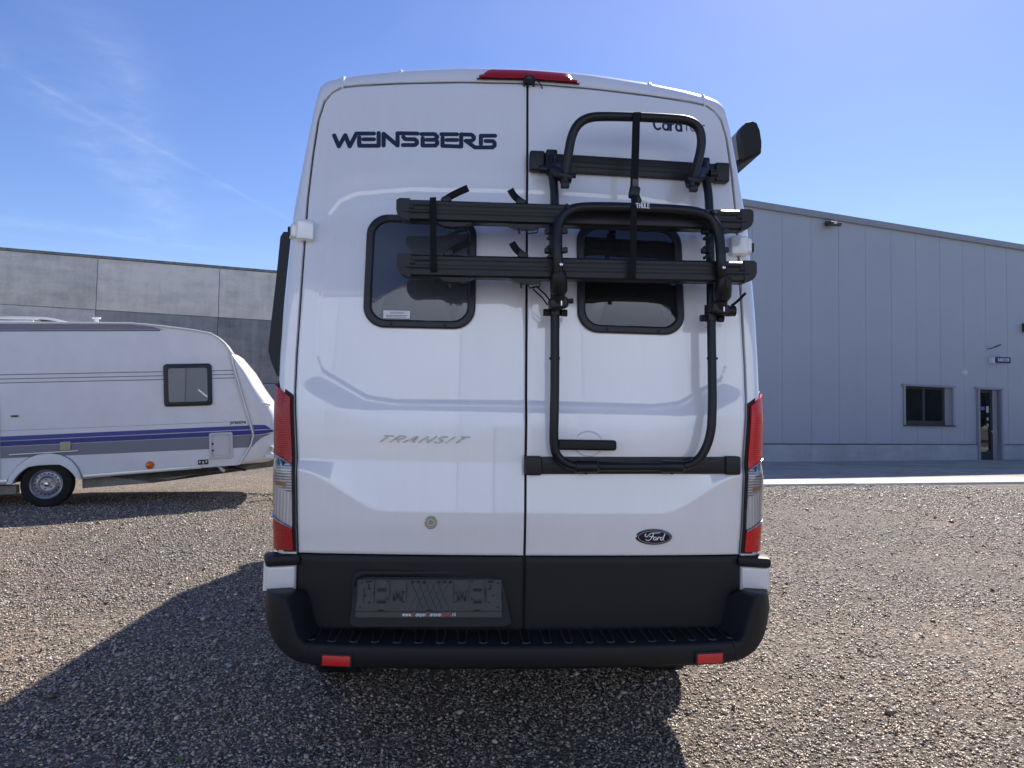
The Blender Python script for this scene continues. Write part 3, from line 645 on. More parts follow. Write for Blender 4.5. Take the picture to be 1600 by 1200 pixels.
# body ring round the doors, sides, roof, cab
def half_ring(sgn, n1=70, n2=50, mrad=12):
    ins = np.vstack([resample([(.858, .50)] + [(x + .008, z) for x, z in GAP_SIDE[:-1]] + [(.848, 2.680)], n1), resample([(x, z + .008) for x, z in GAP_TOP[:-1]] + [(.848, 2.680)], n2)[::-1][1:]])
    outs = np.vstack([resample(OUT_SIDE, n1), resample(OUT_TOP, n2)[::-1][1:]])
    rows = []; Rr = .075
    w = np.r_[0, np.linspace(.02, 1, mrad)]
    w = 1 - (1 - w) ** 1.5
    for q in w:
        p = ins * (1 - q) + outs * q; dist = np.linalg.norm(outs - ins, axis=1) * (1 - q); t = np.clip(1 - dist / Rr, 0, 1)
        y = surf(p[:, 0], p[:, 1]) + Rr * .9 * (1 - np.sqrt(np.clip(1 - t * t, 0, 1))) + (.004 if q == 0 else 0)
        rows.append([(sgn * a, b, c) for a, b, c in zip(p[:, 0], y, p[:, 1])])
    rows.insert(0, [(x, y + .04, z) for x, y, z in rows[0]])
    last = rows[-1]
    def cap(y):                                                   # roof line over the length
        return float(np.interp(y, [0, 4.9, 5.4, 5.85, 6.25, 6.32, 6.7, 6.85], [9, 9, 2.66, 2.15, 1.55, 1.42, 1.18, .9]))
    for y0 in (.30, .8, 1.6, 2.4, 3.2, 4.0, 4.8, 5.2, 5.35, 5.5, 5.7, 5.85, 6.05, 6.25, 6.32, 6.5, 6.7, 6.85):
        wsc = float(np.interp(y0, [0, .6, 2, 5.8, 6.4, 6.85], [1, 1.01, 1.02, 1.015, .98, .80])); cp = cap(y0)
        rows.append([(x * wsc, max(y, y0), min(z, cp - .05 * abs(x)) if z > .9 else (.45 + (z - .62) * 1.6 if y0 >= .8 and z < .9 else z)) for x, y, z in last])
    return rows
mb = MB(); rl, rr_ = half_ring(-1), half_ring(1)
mb.grid(rl); mb.grid(rr_); mb.fan(rl[-1] + rr_[-1][::-1])
body = mb.build('body', 'paint', van, angle=32)
# dark backing strips added behind the door gaps for their deep shade
sl = MB()
for sgn in (-1, 1):
    path = [(sgn * (x + .002), z) for x, z in GAP_SIDE] + [(sgn * x, z + .003) for x, z in GAP_TOP[::-1]]
    path = resample([(sgn * .852, .56)] + path, 90)
    rows = [[(x - .03 * sgn * (1 if z < 2.6 else .6), float(surf(x, z)) + .022, z - (.03 if z > 2.66 else 0)), (x + .02 * sgn, float(surf(x, z)) + .022, z + (.02 if z > 2.66 else 0))] for x, z in path]
    sl.grid(rows)
sl.grid([[(-.03, float(surf(0, z)) + .02, z), (.03, float(surf(0, z)) + .02, z)] for z in np.linspace(.55, 2.78, 40)])
sl.build('gap_backing', 'seal', van)
# cabin seen through the panes
cb = MB()
for c, s_ in (((-.84, 1.4, 1.85), (.02, 2.3, 1.5)), ((.84, 1.4, 1.85), (.02, 2.3, 1.5)), ((0, 1.4, 2.62), (1.7, 2.3, .02)), ((0, 2.55, 1.85), (1.7, .02, 1.5)), ((0, 1.4, 1.15), (1.7, 2.3, .02))): cb.box(c, s_)
cb.build('cabin_lining', 'cabin', van, smooth=False)
for sx in (-1, 1): MB().box((sx * .64, 1.4, 2.35), (.36, 2.0, .36), .02).build('overhead_cabinet', 'wood', van)
MB().box((0, 1.2, 1.3), (1.6, 1.7, .22), .06).build('bed', mat('mattress', (0.3, 0.3, 0.32), 0.9), van)
# roof ridges on the header
for sgn in (-1, 1):
    for x, zt in ((.535, 2.853), (.775, 2.816)):
        path = [(sgn * x, float(surf(x, z)) + (.075 * .9 * (1 - math.sqrt(max(0, 1 - max(0, 1 - (zt - z) / .075) ** 2)))) - .001, z) for z in np.linspace(zt - (.09 if x < .6 else .075), zt - .004, 8)]
        path.append((sgn * x, .36, zt + .012)); path.append((sgn * x, 1.0, zt + .016))
        if x < .6: path = path[5:]
        MB().tube(path, .007, 8).build('roof_ridge', 'paint', van)

# tail lamps on the rounded corners
def xin(z): return float(np.interp(z, [p[1] for p in GAP_SIDE], [p[0] for p in GAP_SIDE])) + .010
def xout(z): return float(np.interp(z, [p[1] for p in OUT_SIDE], [p[0] for p in OUT_SIDE]))
def corner_pt(sgn, q, z, off):
    """q 0 door gap .. 1 outer edge .. >1 round on the side"""
    a, b = xin(z), xout(z); W = b - a; Rr = .075
    if q <= 1:
        t = min(max(1 - W * (1 - q) / Rr, 0), 1); x = a + W * q; y = float(surf(x, z)) + Rr * .9 * (1 - math.sqrt(max(0, 1 - t * t))); ang = math.asin(min(t, 1)) * .9
    else: x = b; y = float(surf(b, z)) + Rr * .9 + (q - 1) * .12; ang = R(88)
    return Vector((sgn * (x + off * math.sin(ang)), y - off * math.cos(ang), z))
def lamp_patch(sgn, qs, zin0, zout0, zin1, zout1, off, name, material, parent, nz=14):
    rows = []; base = []
    for i in range(nz + 1):
        v = i / nz; row = []
        for q in qs:
            qq = min(q, 1); zz = (zin0 + (zout0 - zin0) * qq) * (1 - v) + (zin1 + (zout1 - zin1) * qq) * v
            row.append(corner_pt(sgn, q, zz, off))
        rows.append(row)
    mb = MB().grid(rows)
    def inner(p, q, z): return corner_pt(sgn, q, z, -.012)
    edge = [(i, 0) for i in range(nz + 1)] + [(nz, j) for j in range(1, len(qs))] + [(i, len(qs) - 1) for i in range(nz - 1, -1, -1)] + [(0, j) for j in range(len(qs) - 2, 0, -1)]
    top = [rows[i][j] for i, j in edge]; bot = [corner_pt(sgn, qs[j], rows[i][j].z, -.010) for i, j in edge]
    mb.grid([top, bot], closed_u=True)
    return mb.build(name, material, parent, angle=40)
QS = list(np.linspace(.10, 1.0, 12)) + [1.25, 1.6]
QH = list(np.linspace(-.02, 1.0, 14)) + [1.3, 1.7]
for sgn in (-1, 1):
    tl = lamp_patch(sgn, QH, .862, .858, 1.452, 1.508, .007, 'tail_light', 'seal', van)
    tag(tl, 'left tail light with red and clear lenses' if sgn < 0 else 'right tail light with red and clear lenses')
    lamp_patch(sgn, QS, 1.186, 1.238, 1.436, 1.496, .017, 'red_lens', 'red_lens' if sgn > 0 else 'red_no_glow', tl)
    lamp_patch(sgn, QS, .952, .998, 1.075, 1.110, .010, 'lamp_reflector', 'lamp_back', tl)
    lamp_patch(sgn, QS, 1.075, 1.110, 1.180, 1.232, .008, 'lamp_louvre', 'louvre', tl)
    lamp_patch(sgn, QS[3:-2], 1.098, 1.112, 1.114, 1.128, .0105, 'amber_bulb', 'amber', tl, 3)
    lamp_patch(sgn, QS, .952, .998, 1.180, 1.232, .017, 'clear_lens', 'clear', tl)
    for za, zb in ((1.180, 1.232), (.944, .990)):
        MB().tube([corner_pt(sgn, q, za + (zb - za) * min(q, 1) + .003, .019) for q in QS], .003, 8).build('chrome_strip', 'chrome', tl)
    lamp_patch(sgn, QS, .868, .866, .944, .990, .017, 'red_lens', 'red_lens' if sgn > 0 else 'red_no_glow', tl)
    # corner trim under the lamp, hinges
    c = corner_pt(sgn, .7, .835, .0)
    MB().box((sgn * .914, c.y - .010, .832), (.125, .10, .042), .016, Matrix.Rotation(R(-18 * sgn), 3, 'Z')).build('corner_trim', 'clad', van)
    MB().box((sgn * .915, c.y + .05, .76), (.13, .10, .14), .02).build('hinge_pocket', 'seal', van)
    for zh, hh, xh, yy in ((.768, .088, .918, .014), (2.108, .084, .890, .002)):
        ys = float(surf(xh, zh)); hb = MB()
        hb.box((sgn * (xh - .004), ys - .012 + yy, zh), (.105 if zh < 1 else .070, .055, hh), .014, Matrix.Rotation(R(-14 * sgn), 3, 'Z'), 3)
        hb.box((sgn * (xh + .035), ys + .004 + yy, zh), (.045, .06, hh * .72), .012, Matrix.Rotation(R(-24 * sgn), 3, 'Z'), 3)
        h = hb.build('hinge', 'paint', van)
        pn = MB()
        pn.lathe([(-hh * .62, .001), (-hh * .62, .015), (hh * .62, .015), (hh * .62, .001)], 'z', 14, (sgn * (xh + .05), ys + .0 + yy, zh))
        if zh < 1: pn.build('hinge_pin', 'paint', h)
        MB().box((sgn * (xh + .062), ys + .02 + yy, zh), (.012, .04, hh * .45), .003).build('hinge_stop', 'seal', h)

# rear bumper with step
def bumper():
    path = [(-.972, .50), (-.972, .20), (-.970, .07), (-.955, -.005), (-.915, -.055), (-.84, -.100), (-.70, -.137), (-.4, -.160), (0, -.168)]
    path = path + [(-x, y) for x, y in path[-2::-1]]
    pts = smooth_path(path, 121, 3); rows = []
    for i, (x, y) in enumerate(pts):
        a = pts[max(i - 1, 0)]; b = pts[min(i + 1, 120)]; t = (b - a) / np.linalg.norm(b - a); n = np.array([-t[1], t[0]])     # inward
        ax = abs(x); s_ = min(i, 120 - i) / 60.0
        ear = float(sstep(.80, .875, ax)); zb = .487 + float(np.interp(ax, [0, .74, .82, .87, .91, .945, .972], [0, .002, .010, .028, .062, .105, .15])) + .05 * float(sstep(.02, .3, y))
        zt = .570 + .158 * ear
        def pt(d, z): return (x + n[0] * d, y + n[1] * d, z)
        din = .20 - .140 * ear
        rows.append([pt(.16 - .10 * ear, zb + .02), pt(.035, zb - .004), pt(.014, zb), pt(.004, zb + .010), pt(-.004, .5 * (zb + zt)), pt(.001, zt - .008), pt(.006, zt - .002), pt(.014, zt), pt(.030 + din * .5, zt + .006 * (1 - ear)), pt(.030 + din, zt + .012 * (1 - ear)), pt(.034 + din, zt - .10)])
    return rows
bp_rows = bumper()
bump = MB().grid(bp_rows).build('rear_bumper', 'clad', van, angle=28)
def bum_y(x): return float(np.interp(abs(x), [0, .4, .7, .84, .915], [-.1670, -.1585, -.136, -.098, -.052]))
ribs = np.linspace(-.77, .77, 21); rib_me = None
for x in ribs:
    y0 = bum_y(x) + .024; y1 = .02; zf = lambda y: .5715 + (y - y0) * .06 + .0015
    o = MB().tube([(x - .018, y1, zf(y1)), (x - .012, y0 + .008, zf(y0 + .008)), (x, y0, zf(y0)), (x + .012, y0 + .008, zf(y0 + .008)), (x + .018, y1, zf(y1))], .0036, 6).build('step_rib', 'rib', bump)
for sgn in (-1, 1):
    x = sgn * .668; rot = Matrix.Rotation(R(8.0 * sgn), 3, 'Z')
    MB().box((x, bum_y(x) - .004, .519), (.112, .010, .045), .004, rot).build('reflector_bezel', 'seal', bump)
    MB().box((x, bum_y(x) - .009, .519), (.100, .010, .035), .004, rot).build('reflector', 'reflector', bump)
for sgn in (-1, 1):
    MB().tube([(sgn * .765, bum_y(.765) - .003, .572), (sgn * .775, bum_y(.775) - .004, .54), (sgn * .78, bum_y(.78) - .003, .494)], .0018, 6).build('bumper_seam', 'seal', bump)
# under the van
MB().box((0, 3.3, .46), (1.66, 6.1, .10), .03).box((0, .42, .47), (1.5, .5, .12), .03).build('underbody', 'under', van)
MB().tube([(-.75, 1.28, .345), (.75, 1.28, .345)], .055, 12).build('rear_axle', 'under', van)
MB().tube([(-.31 + .035 * math.cos(t), .02, .405 + .03 * math.sin(t)) for t in np.linspace(0, 2 * math.pi, 20)], .008, 8).build('towing_eye', 'under', van)
def wheel(parent, x, y, side, r=.345, w=.215, rim='steel'):
    prof = [(-w / 2, r * .62), (-w / 2 - .005, r * .75), (-w / 2 + .005, r * .92), (-w / 2 + .03, r), (w / 2 - .03, r), (w / 2 - .005, r * .92), (w / 2 + .005, r * .75), (w / 2, r * .62), (-w / 2, r * .62)]
    we = MB().lathe(prof, 'x', 40, (x, y, r)).build('wheel', 'tyre', parent)
    MB().lathe([(side * w * .3, .001), (side * w * .3, r * .2), (side * w * .2, r * .3), (side * w * .26, r * .5), (side * w * .46, r * .62), (side * w * .2, r * .6), (side * w * .1, .001)], 'x', 32, (x, y, r)).build('rim', rim, we)
    for k in range(40):
        t = 2 * math.pi * k / 40
    tr = MB()
    for k in range(44):
        t = 2 * math.pi * k / 44
        for s2 in (-1, 1): tr.box((x + s2 * w * .33, y + math.cos(t) * r * .992, r + math.sin(t) * r * .992), (w * .22, .026, .012), 0, Matrix.Rotation(t - math.pi / 2, 3, 'X'))
    tr.build('tread', 'tyre', we)
    return we
for x in (-.87, .87):
    wheel(van, x, 1.28, 1 if x > 0 else -1); wheel(van, x, 5.35, 1 if x > 0 else -1)
for sgn in (-1, 1): MB().box((sgn * .80, 1.52, .33), (.30, .012, .36), .004).build('mud_flap', 'under', van)
# high stop lamp, camera with cable, aerial
def header_pt(px, py, out): p = S(px, py, 0); return Vector((p.x, p.y - out, p.z))
def head_y(x, z):
    zt = float(np.interp(abs(x), [q[0] for q in OUT_TOP], [q[1] for q in OUT_TOP])); t = min(max(1 - (zt - z) / .075, 0), 1)
    return float(surf(x, z)) + .0675 * (1 - math.sqrt(max(0, 1 - t * t)))
rows = []
for i in range(25):
    u = i / 24; x = -.205 + .415 * u
    zt = float(np.interp(abs(x), [q[0] for q in OUT_TOP], [q[1] for q in OUT_TOP])); k = min(1, u / .10, (1 - u) / .10) ** .7
    zb = zt - .082; zh = zb + .008 + .046 * k
    rows.append([(x, head_y(x, zb) - .002, zb), (x, head_y(x, zb) - .014, zb + .003), (x, head_y(x, zb) - .013, zb + .012), (x, head_y(x, zb) + .004, zh - .008), (x, head_y(x, zb) + .030, zh), (x, head_y(x, zb) + .16, zh - .004)])
st = MB().grid(rows).build('high_stop_light', 'red_no_glow', van, angle=50)
MB().grid([[(x0, head_y(x0, z0) - .0005, z0), (x0, head_y(x0, z0) - .018, z0 - .001)] for x0, z0 in [(-.215 + .435 * i / 20, float(np.interp(abs(-.215 + .435 * i / 20), [q[0] for q in OUT_TOP], [q[1] for q in OUT_TOP])) - .084) for i in range(21)]]).build('lamp_gasket', 'seal', st)
c = S(826, 130, 0); cy = head_y(c.x, c.z) - .012
rc = MB().box((c.x, cy, c.z + .002), (.032, .034, .032), .005).box((c.x - .020, cy + .006, c.z - .004), (.008, .028, .036), .002).box((c.x + .020, cy + .006, c.z - .004), (.008, .028, .036), .002).build('reversing_camera', 'seal', van)
MB().lathe([(-.018, .010), (-.024, .010), (-.026, .007), (-.022, .006), (-.020, .001)], 'y', 16, (c.x, cy, c.z + .002)).build('camera_lens', 'dark_gloss', rc)
cp = [S(831, 125, .03), S(838, 125, .04), S(845, 131, .035), S(848, 140, .004)]
MB().tube(smooth_path(cp, 16, 2), .0026, 6).build('camera_cable', 'seal', van)
vt = SY(700, 109.5, .95); MB().box((vt.x, 1.2, vt.z - .03), (.11, .5, .06), .01).build('roof_vent', 'dark_gloss', van)
for sgn in (-1, 1):
    mi = MB().box((sgn * 1.20, 5.35, 1.58), (.20, .14, .36), .05, None, 3).build('door_mirror', 'clad', van)
    MB().box((sgn * 1.20, 5.272, 1.58), (.16, .01, .30), .004).build('mirror_glass', 'chrome', mi)
    MB().beam((sgn * .97, 5.42, 1.46), (sgn * 1.16, 5.37, 1.50), .05, .05, .01).build('mirror_arm', 'clad', mi)
# side window on the left, awning on the right
prof = [SY(450, 362, .95), SY(443, 362, .95), SY(438, 370, .95), SY(432, 430, .95), SY(424, 500, .95), SY(419, 548, .95), SY(424, 566, .95), SY(433, 588, .95)]
xb = -.955
outl = [(p.x, p.z) for p in prof]; outl = [(max(outl[0][0], -.985), outl[0][1])] + outl[1:] + [(xb, outl[-1][1]), (xb, outl[0][1])]
MB().prism([(x, .95, z) for x, z in outl], [(x + .01, 2.05, z) for x, z in outl]).build('side_window', mat('side_window_acrylic', (0.006, 0.008, 0.014), 0.35, spec=0.3), van, angle=25)
A0 = .62
capx = [(1163, 246), (1160, 232), (1157, 205), (1160, 196), (1167, 190), (1176, 188), (1183, 191), (1188, 203), (1191, 222), (1191, 232)]
cap = [SY(x, y, A0) for x, y in capx]
body_c = sum((p for p in cap), Vector()) / len(cap)
def fwd(p, y, sc=1.0): return Vector((body_c.x + (p.x - body_c.x) * sc, y, body_c.z + (p.z - body_c.z) * sc))
aw = MB().prism([fwd(p, A0 + .05, .97) for p in cap], [fwd(p, 4.2, .97) for p in cap]).build('awning', mat('awning_case', (0.22, 0.21, 0.2), 0.4, metal=0.3), van, angle=30)
mb = MB().prism([fwd(p, A0, .93) for p in cap], [fwd(p, A0 + .012) for p in cap]); mb.prism([fwd(p, A0 + .012) for p in cap], [fwd(p, A0 + .06) for p in cap]); mb.build('end_cap', 'clad', aw, angle=25)
q = SY(1190, 234, A0 + .05); q2 = SY(1157, 257, A0 + .05)
MB().prism([q, q + Vector((-.005, 0, -.02)), q2 + Vector((-.02, 0, -.01)), q2 + Vector((-.02, 0, .02))], [v + Vector((0, .9, 0)) for v in (q, q + Vector((-.005, 0, -.02)), q2 + Vector((-.02, 0, -.01)), q2 + Vector((-.02, 0, .02)))]).build('awning_bracket', 'clad', aw)
MB().box((.965, A0 + .25, body_c.z - .0), (.10, .08, .16), .01).build('awning_mount', 'seal', aw)

# ---- lettering, badges and small fittings on the doors
ZM = 1600 / 420.0
def zl(x, y): return (420 + x / ZM, 90 + y / ZM)
strokes = [[(392, 470), (420, 535), (458, 468), (484, 535), (524, 459), (628, 459)], [(541, 482), (541, 531), (656, 531), (656, 456)], [(566, 493), (628, 493)],
           [(685, 530), (685, 460), (768, 530), (768, 457), (886, 459)], [(802, 480), (814, 492), (870, 493), (882, 503), (882, 517), (870, 527), (800, 527)],
           [(910, 462), (988, 462), (1002, 476), (1002, 482), (990, 495), (1003, 507), (1003, 518), (992, 530), (917, 530), (917, 486)], [(940, 496), (990, 496)],
           [(1028, 463), (1120, 463)], [(1035, 484), (1035, 532), (1145, 536), (1145, 464), (1206, 466), (1220, 478), (1220, 490), (1208, 502), (1172, 502), (1226, 541), (1330, 541), (1343, 530), (1343, 514), (1334, 504), (1290, 503)], [(1060, 497), (1120, 497)],
           [(1262, 520), (1262, 472), (1346, 472)]]
lg = MB(); hw = .0088; lv = 0
for st_ in strokes:
    pts = [S(*zl(*p)) for p in st_]
    for a, b in zip(pts[:-1], pts[1:]):
        lv += 1; of = .0012 + .00006 * (lv % 9)
        d = Vector((b.x - a.x, 0, b.z - a.z)); L = d.length; d.normalize(); nn = Vector((-d.z, 0, d.x)); ring = []
        for k in range(9): t = R(90 + 180 * k / 8); ring.append(Vector((a.x, 0, a.z)) + (d * math.cos(t) + nn * math.sin(t)) * hw)
        for k in range(9): t = R(-90 + 180 * k / 8); ring.append(Vector((b.x, 0, b.z)) + (d * math.cos(t) + nn * math.sin(t)) * hw)
        lg.fan([(p.x, float(surf(p.x, p.z)) - of, p.z) for p in ring])
lg.build('brand_lettering', 'ink', ld, smooth=False, recalc=False, weld=False)
p0, p1 = S(1021, 203.3), S(1063, 188.3)
stroke_text('Cara', p0.x, p1.x, p0.z, S(1021, 188.0).z, onrear2, 'model_lettering', 'ink', rd, .115, 0, .10)
p0, p1 = S(1067.5, 205.5), S(1099, 190)
stroke_text('Tour', p0.x, p1.x, p0.z, S(1067.5, 190.5).z, onrear2, 'model_lettering', 'ink', rd, .06, 0, .14)
p0, p1 = S(588, 686), S(734, 687)
stroke_text('TRANSIT', p0.x, p1.x, S(660, 691).z, S(660, 681.5).z, lambda x, z, o: (x, float(surf(x, z)) - o, z), 'chrome_lettering', 'badge_chrome', ld, .10, .7, .34, .005)
c = S(674, 813.5)
lk = MB().lathe([(.002, .024), (-.004, .024), (-.006, .021), (-.004, .019), (-.004, .001)], 'y', 28, (c.x, float(surf(c.x, c.z)), c.z)).build('badge_ring', mat('round_badge', (0.55, 0.53, 0.48), 0.3, metal=.5), ld)
for k in range(14):
    t = 2 * math.pi * k / 14 + .2; MB().box((c.x + .0155 * math.cos(t), float(surf(c.x, c.z)) - .0046, c.z + .0155 * math.sin(t)), (.006, .0012, .0022), 0, Matrix.Rotation(-t + math.pi / 2, 3, 'Y')).build('badge_mark', 'grey_print', ld, smooth=False)
MB().lathe([(-.004, .010), (-.006, .009), (-.006, .001)], 'y', 16, (c.x, float(surf(c.x, c.z)), c.z)).build('badge_centre', mat('badge_olive', (0.3, 0.3, 0.16), 0.4), ld)
# oval badge
c = S(1017, 836); oy = float(surf(c.x, c.z)); E = (.068, .0285)
def oval(k, y, n=40): return [(c.x + E[0] * k[0] * math.cos(2 * math.pi * i / n), y, c.z + E[1] * k[1] * math.sin(2 * math.pi * i / n)) for i in range(n)]
mb = MB().grid([oval((1.06, 1.1), oy + .002), oval((1.06, 1.1), oy - .004), oval((1.0, 1.0), oy - .008)], closed_u=True); ov = mb.build('oval_badge', 'chrome', rd)
mb = MB().grid([oval((1.0, 1.0), oy - .0078), oval((.97, .95), oy - .0088)], closed_u=True); mb.fan(oval((.97, .95), oy - .0088)); mb.build('badge_field', 'oval', rd)
MB().grid([oval((.93, .86), oy - .0092), oval((.905, .80), oy - .0092)], closed_u=True).build('badge_line', 'chrome', rd, smooth=False)
# script lettering of the badge as flowing strokes
BX, BY = 800 + 810 / 3.75, 0
def bl(x, y): return (800 + x / 3.75, 640 + y / 3.75)
scr = [[(768, 716), (759, 726), (765, 736), (778, 731), (786, 718), (800, 711), (826, 712), (848, 708)], [(812, 713), (801, 735), (790, 752), (774, 756), (764, 748)], [(786, 732), (800, 731), (812, 732)],
       [(822, 734), (811, 738), (808, 749), (815, 754), (824, 748), (826, 738), (821, 734)], [(836, 734), (833, 744), (829, 754)], [(834, 742), (841, 735), (849, 735)],
       [(864, 737), (855, 735), (848, 742), (848, 751), (856, 753), (863, 745)], [(874, 714), (868, 732), (862, 750), (870, 753)]]
sb = MB(); 
for q in scr: sb.tube([(p.x, oy - .0098, p.z) for p in [Vector(r) for r in smooth_path([S(*bl(*k)) for k in q], 14, 2)]], .0019, 6)
sb.build('badge_script', 'badge_white', rd)
# door handle
p0, p1 = S(868, 695), S(958, 694); hc = (p0 + p1) / 2
ell = [(hc.x + .012 + .055 * math.cos(2 * math.pi * i / 40), hc.z + .004 + .048 * math.sin(2 * math.pi * i / 40)) for i in range(41)]
MB().tube([(x, float(surf(x, z)) + .0008, z) for x, z in ell], .0032, 8).build('handle_cup', 'paint', rd)
MB().box((hc.x, float(surf(hc.x, hc.z)) - .034, hc.z), (p1.x - p0.x, .030, .040), .013, None, 3).box((p0.x + .02, float(surf(hc.x, hc.z)) - .012, hc.z), (.035, .036, .036), .008).box((p1.x - .02, float(surf(hc.x, hc.z)) - .012, hc.z), (.03, .036, .034), .008).build('door_handle', 'clad', rd)
# number plate holder with housing
h0, h1 = S(550, 975, .03), S(800, 893, .03); hx, hz = (h0.x + h1.x) / 2, (h0.z + h1.z) / 2
ys = float(surf(hx, hz))
def trap(ins, y, kb=0.0):
    x0, x1, z0, z1 = h0.x + ins, h1.x - ins, h0.z + ins, h1.z - ins
    return [(x, y, z) for x, z in rrect(x0, z0, x1, z1, .035, 6)]
mb = MB().grid([trap(-.004, ys + .004), trap(0, ys - .006), trap(.006, ys - .008), trap(.012, ys - .006), trap(.018, ys + .0)], closed_u=True); mb.fan(trap(.018, ys + .0)); mb.build('plate_recess', 'seal', ld)
b0, b1 = S(549, 974, .05), S(797, 962, .05)
top = S(673, 899, .02).z
hs = MB()
fr_ = [(S(571, 899, .02).x, top), (S(778, 901, .02).x, top), (S(787, 915, .03).x, S(787, 915, .03).z), (b1.x + .004, b0.z + .012), (b1.x - .02, b0.z), (b0.x + .02, b0.z), (b0.x, b0.z + .012), (S(556, 915, .03).x, S(556, 915, .03).z)]
def hy(z): return ys - .016 - .030 * (top - z) / (top - b0.z)
hs.prism([(x, hy(z), z) for x, z in fr_], [(x * 1.0, ys + .006, z) for x, z in fr_]); hs.build('plate_housing', 'clad', ld, angle=25)
x0, x1 = S(559, 930, .05).x, S(784, 930, .05).x; zt, zb = S(672, 903, .045).z, S(672, 962, .05).z
M['holder'] = mat('holder_plastic', (0.028, 0.029, 0.031), 0.42, spec=0.5, bump=0.05, bscale=300)
def hp(x, z, o=0.0): return (x, hy(z) - .006 - o, z)
ph = MB(); fr2 = [(x, z) for x, z in rrect(x0, zb, x1, zt, .012, 4)]
ph.prism([hp(x, z, .004) for x, z in fr2], [hp(x, z, -.006) for x, z in fr2]); hol = ph.build('plate_holder', 'holder', ld, angle=25)
dt = MB(); dk = MB(); W = x1 - x0; Hh = zt - zb
def fbox(mb_, u, v, w, h, o=.0065, th=.005): cx, cz = x0 + u * W, zb + v * Hh; p = hp(cx, cz, 0); mb_.box((p[0], p[1] - o, p[2]), (w, th, h), 0.0008)
for u in (.003, .12, .225, .34, .665, .77, .88, .997): fbox(dt, u, .58, .0016, Hh * .80)
fbox(dt, .5, .985, W, .0022); fbox(dt, .5, .175, W, .0025); fbox(dt, .5, .02, W, .003)
for u in (.17, .83):
    for v in (.42, .72): fbox(dt, u, v, .034, .014, .006); fbox(dk, u, v, .026, .006, .0075)
for u in (.28, .72):
    for k in range(4): fbox(dt, u - .03 + .02 * k, .55, .003, .030 + .012 * (k % 2), .006)
    for k in range(3): fbox(dk, u - .022 + .022 * k, .50 + .06 * (k % 2), .004, .014, .0075)
for k in range(7):
    for s2 in (-1, 1):
        a = hp(x0 + W * (.365 + .045 * k), zb + Hh * .24, .0055); b = hp(x0 + W * (.365 + .045 * k) + s2 * .045, zb + Hh * .92, .0055)
        if x0 + W * .345 < b[0] < x0 + W * .66: dt.tube([a, b], .0010, 5)
for (u, v) in ((.03, .9), (.03, .28), (.06, .58), (.97, .9), (.97, .28), (.94, .58), (.09, .75), (.09, .4), (.91, .75), (.91, .4), (.115, .65), (.885, .65), (.21, .5), (.79, .5), (.21, .93), (.79, .93), (.32, .66), (.32, .42), (.68, .66), (.68, .42)): fbox(dk, u, v, .006, .0045, .0062)
for u in (.08, .92): fbox(dk, u, .93, .022, .005, .0062); fbox(dk, u, .80, .003, .02, .0062); fbox(dt, u - .03, .58, .003, .05, .006)
for u in (.38, .42, .46, .56, .60, .64): fbox(dk, u, .92, .011, .008, .0062)
for u in (.17, .5, .83): fbox(dk, u, .20, .022, .005, .0075)
tag(dt.build('holder_rib', 'holder', ld, smooth=False), kind='stuff'); tag(dk.build('holder_slot', 'seal', ld, smooth=False), kind='stuff')
seg = [('www.', 'white_print', 630, 645), ('C', 'orange_print', 645.3, 649.8), ('amper', 'white_print', 650.3, 666.5), ('C', 'orange_print', 667, 672), ('aravan', 'white_print', 672.5, 690), ('ZUYD', 'orange_print', 690.6, 704.6), ('.nl', 'white_print', 705.2, 712)]
tz0, tz1 = zb + .005, zb + .0225
for body_, mm, xa, xb_ in seg:
    stroke_text(body_, S(xa, 958, .055).x, S(xb_, 958, .055).x - .0012, tz0 + .003, tz1 - .003, lambda x, z, o: hp(x, z, .0052 + o), 'web_address', mm, ld, .10)
# sticker in the left window
p0, p1 = S(599, 497.5, .01), S(641, 486, .01)
def stk(o): return lambda x, z: (x, float(surf0(x, z)) - .0145 - o, z)
MB().grid([[stk(0)(x, z) for x in np.linspace(p0.x, p1.x, 6)] for z in np.linspace(p0.z, p1.z, 4)]).build('warning_sticker', 'sticker', ld, smooth=False)
stroke_text('ACHTUNG!', p0.x + .026, p1.x - .026, p1.z - .0125, p1.z - .006, lambda x, z, o: stk(.001 + o)(x, z), 'sticker_heading', 'grey_print', ld, .09)
for k in range(2):
    mb = MB(); xx = p0.x + .012
    while xx < p1.x - .016:
        w = random.uniform(.004, .009); zz = p0.z + .0105 - .006 * k
        mb.grid([[stk(.001)(xx, zz), stk(.001)(xx + w, zz)], [stk(.001)(xx, zz + .0026), stk(.001)(xx + w, zz + .0026)]]); xx += w + .002
    mb.build('sticker_print', 'grey_print', ld, smooth=False)

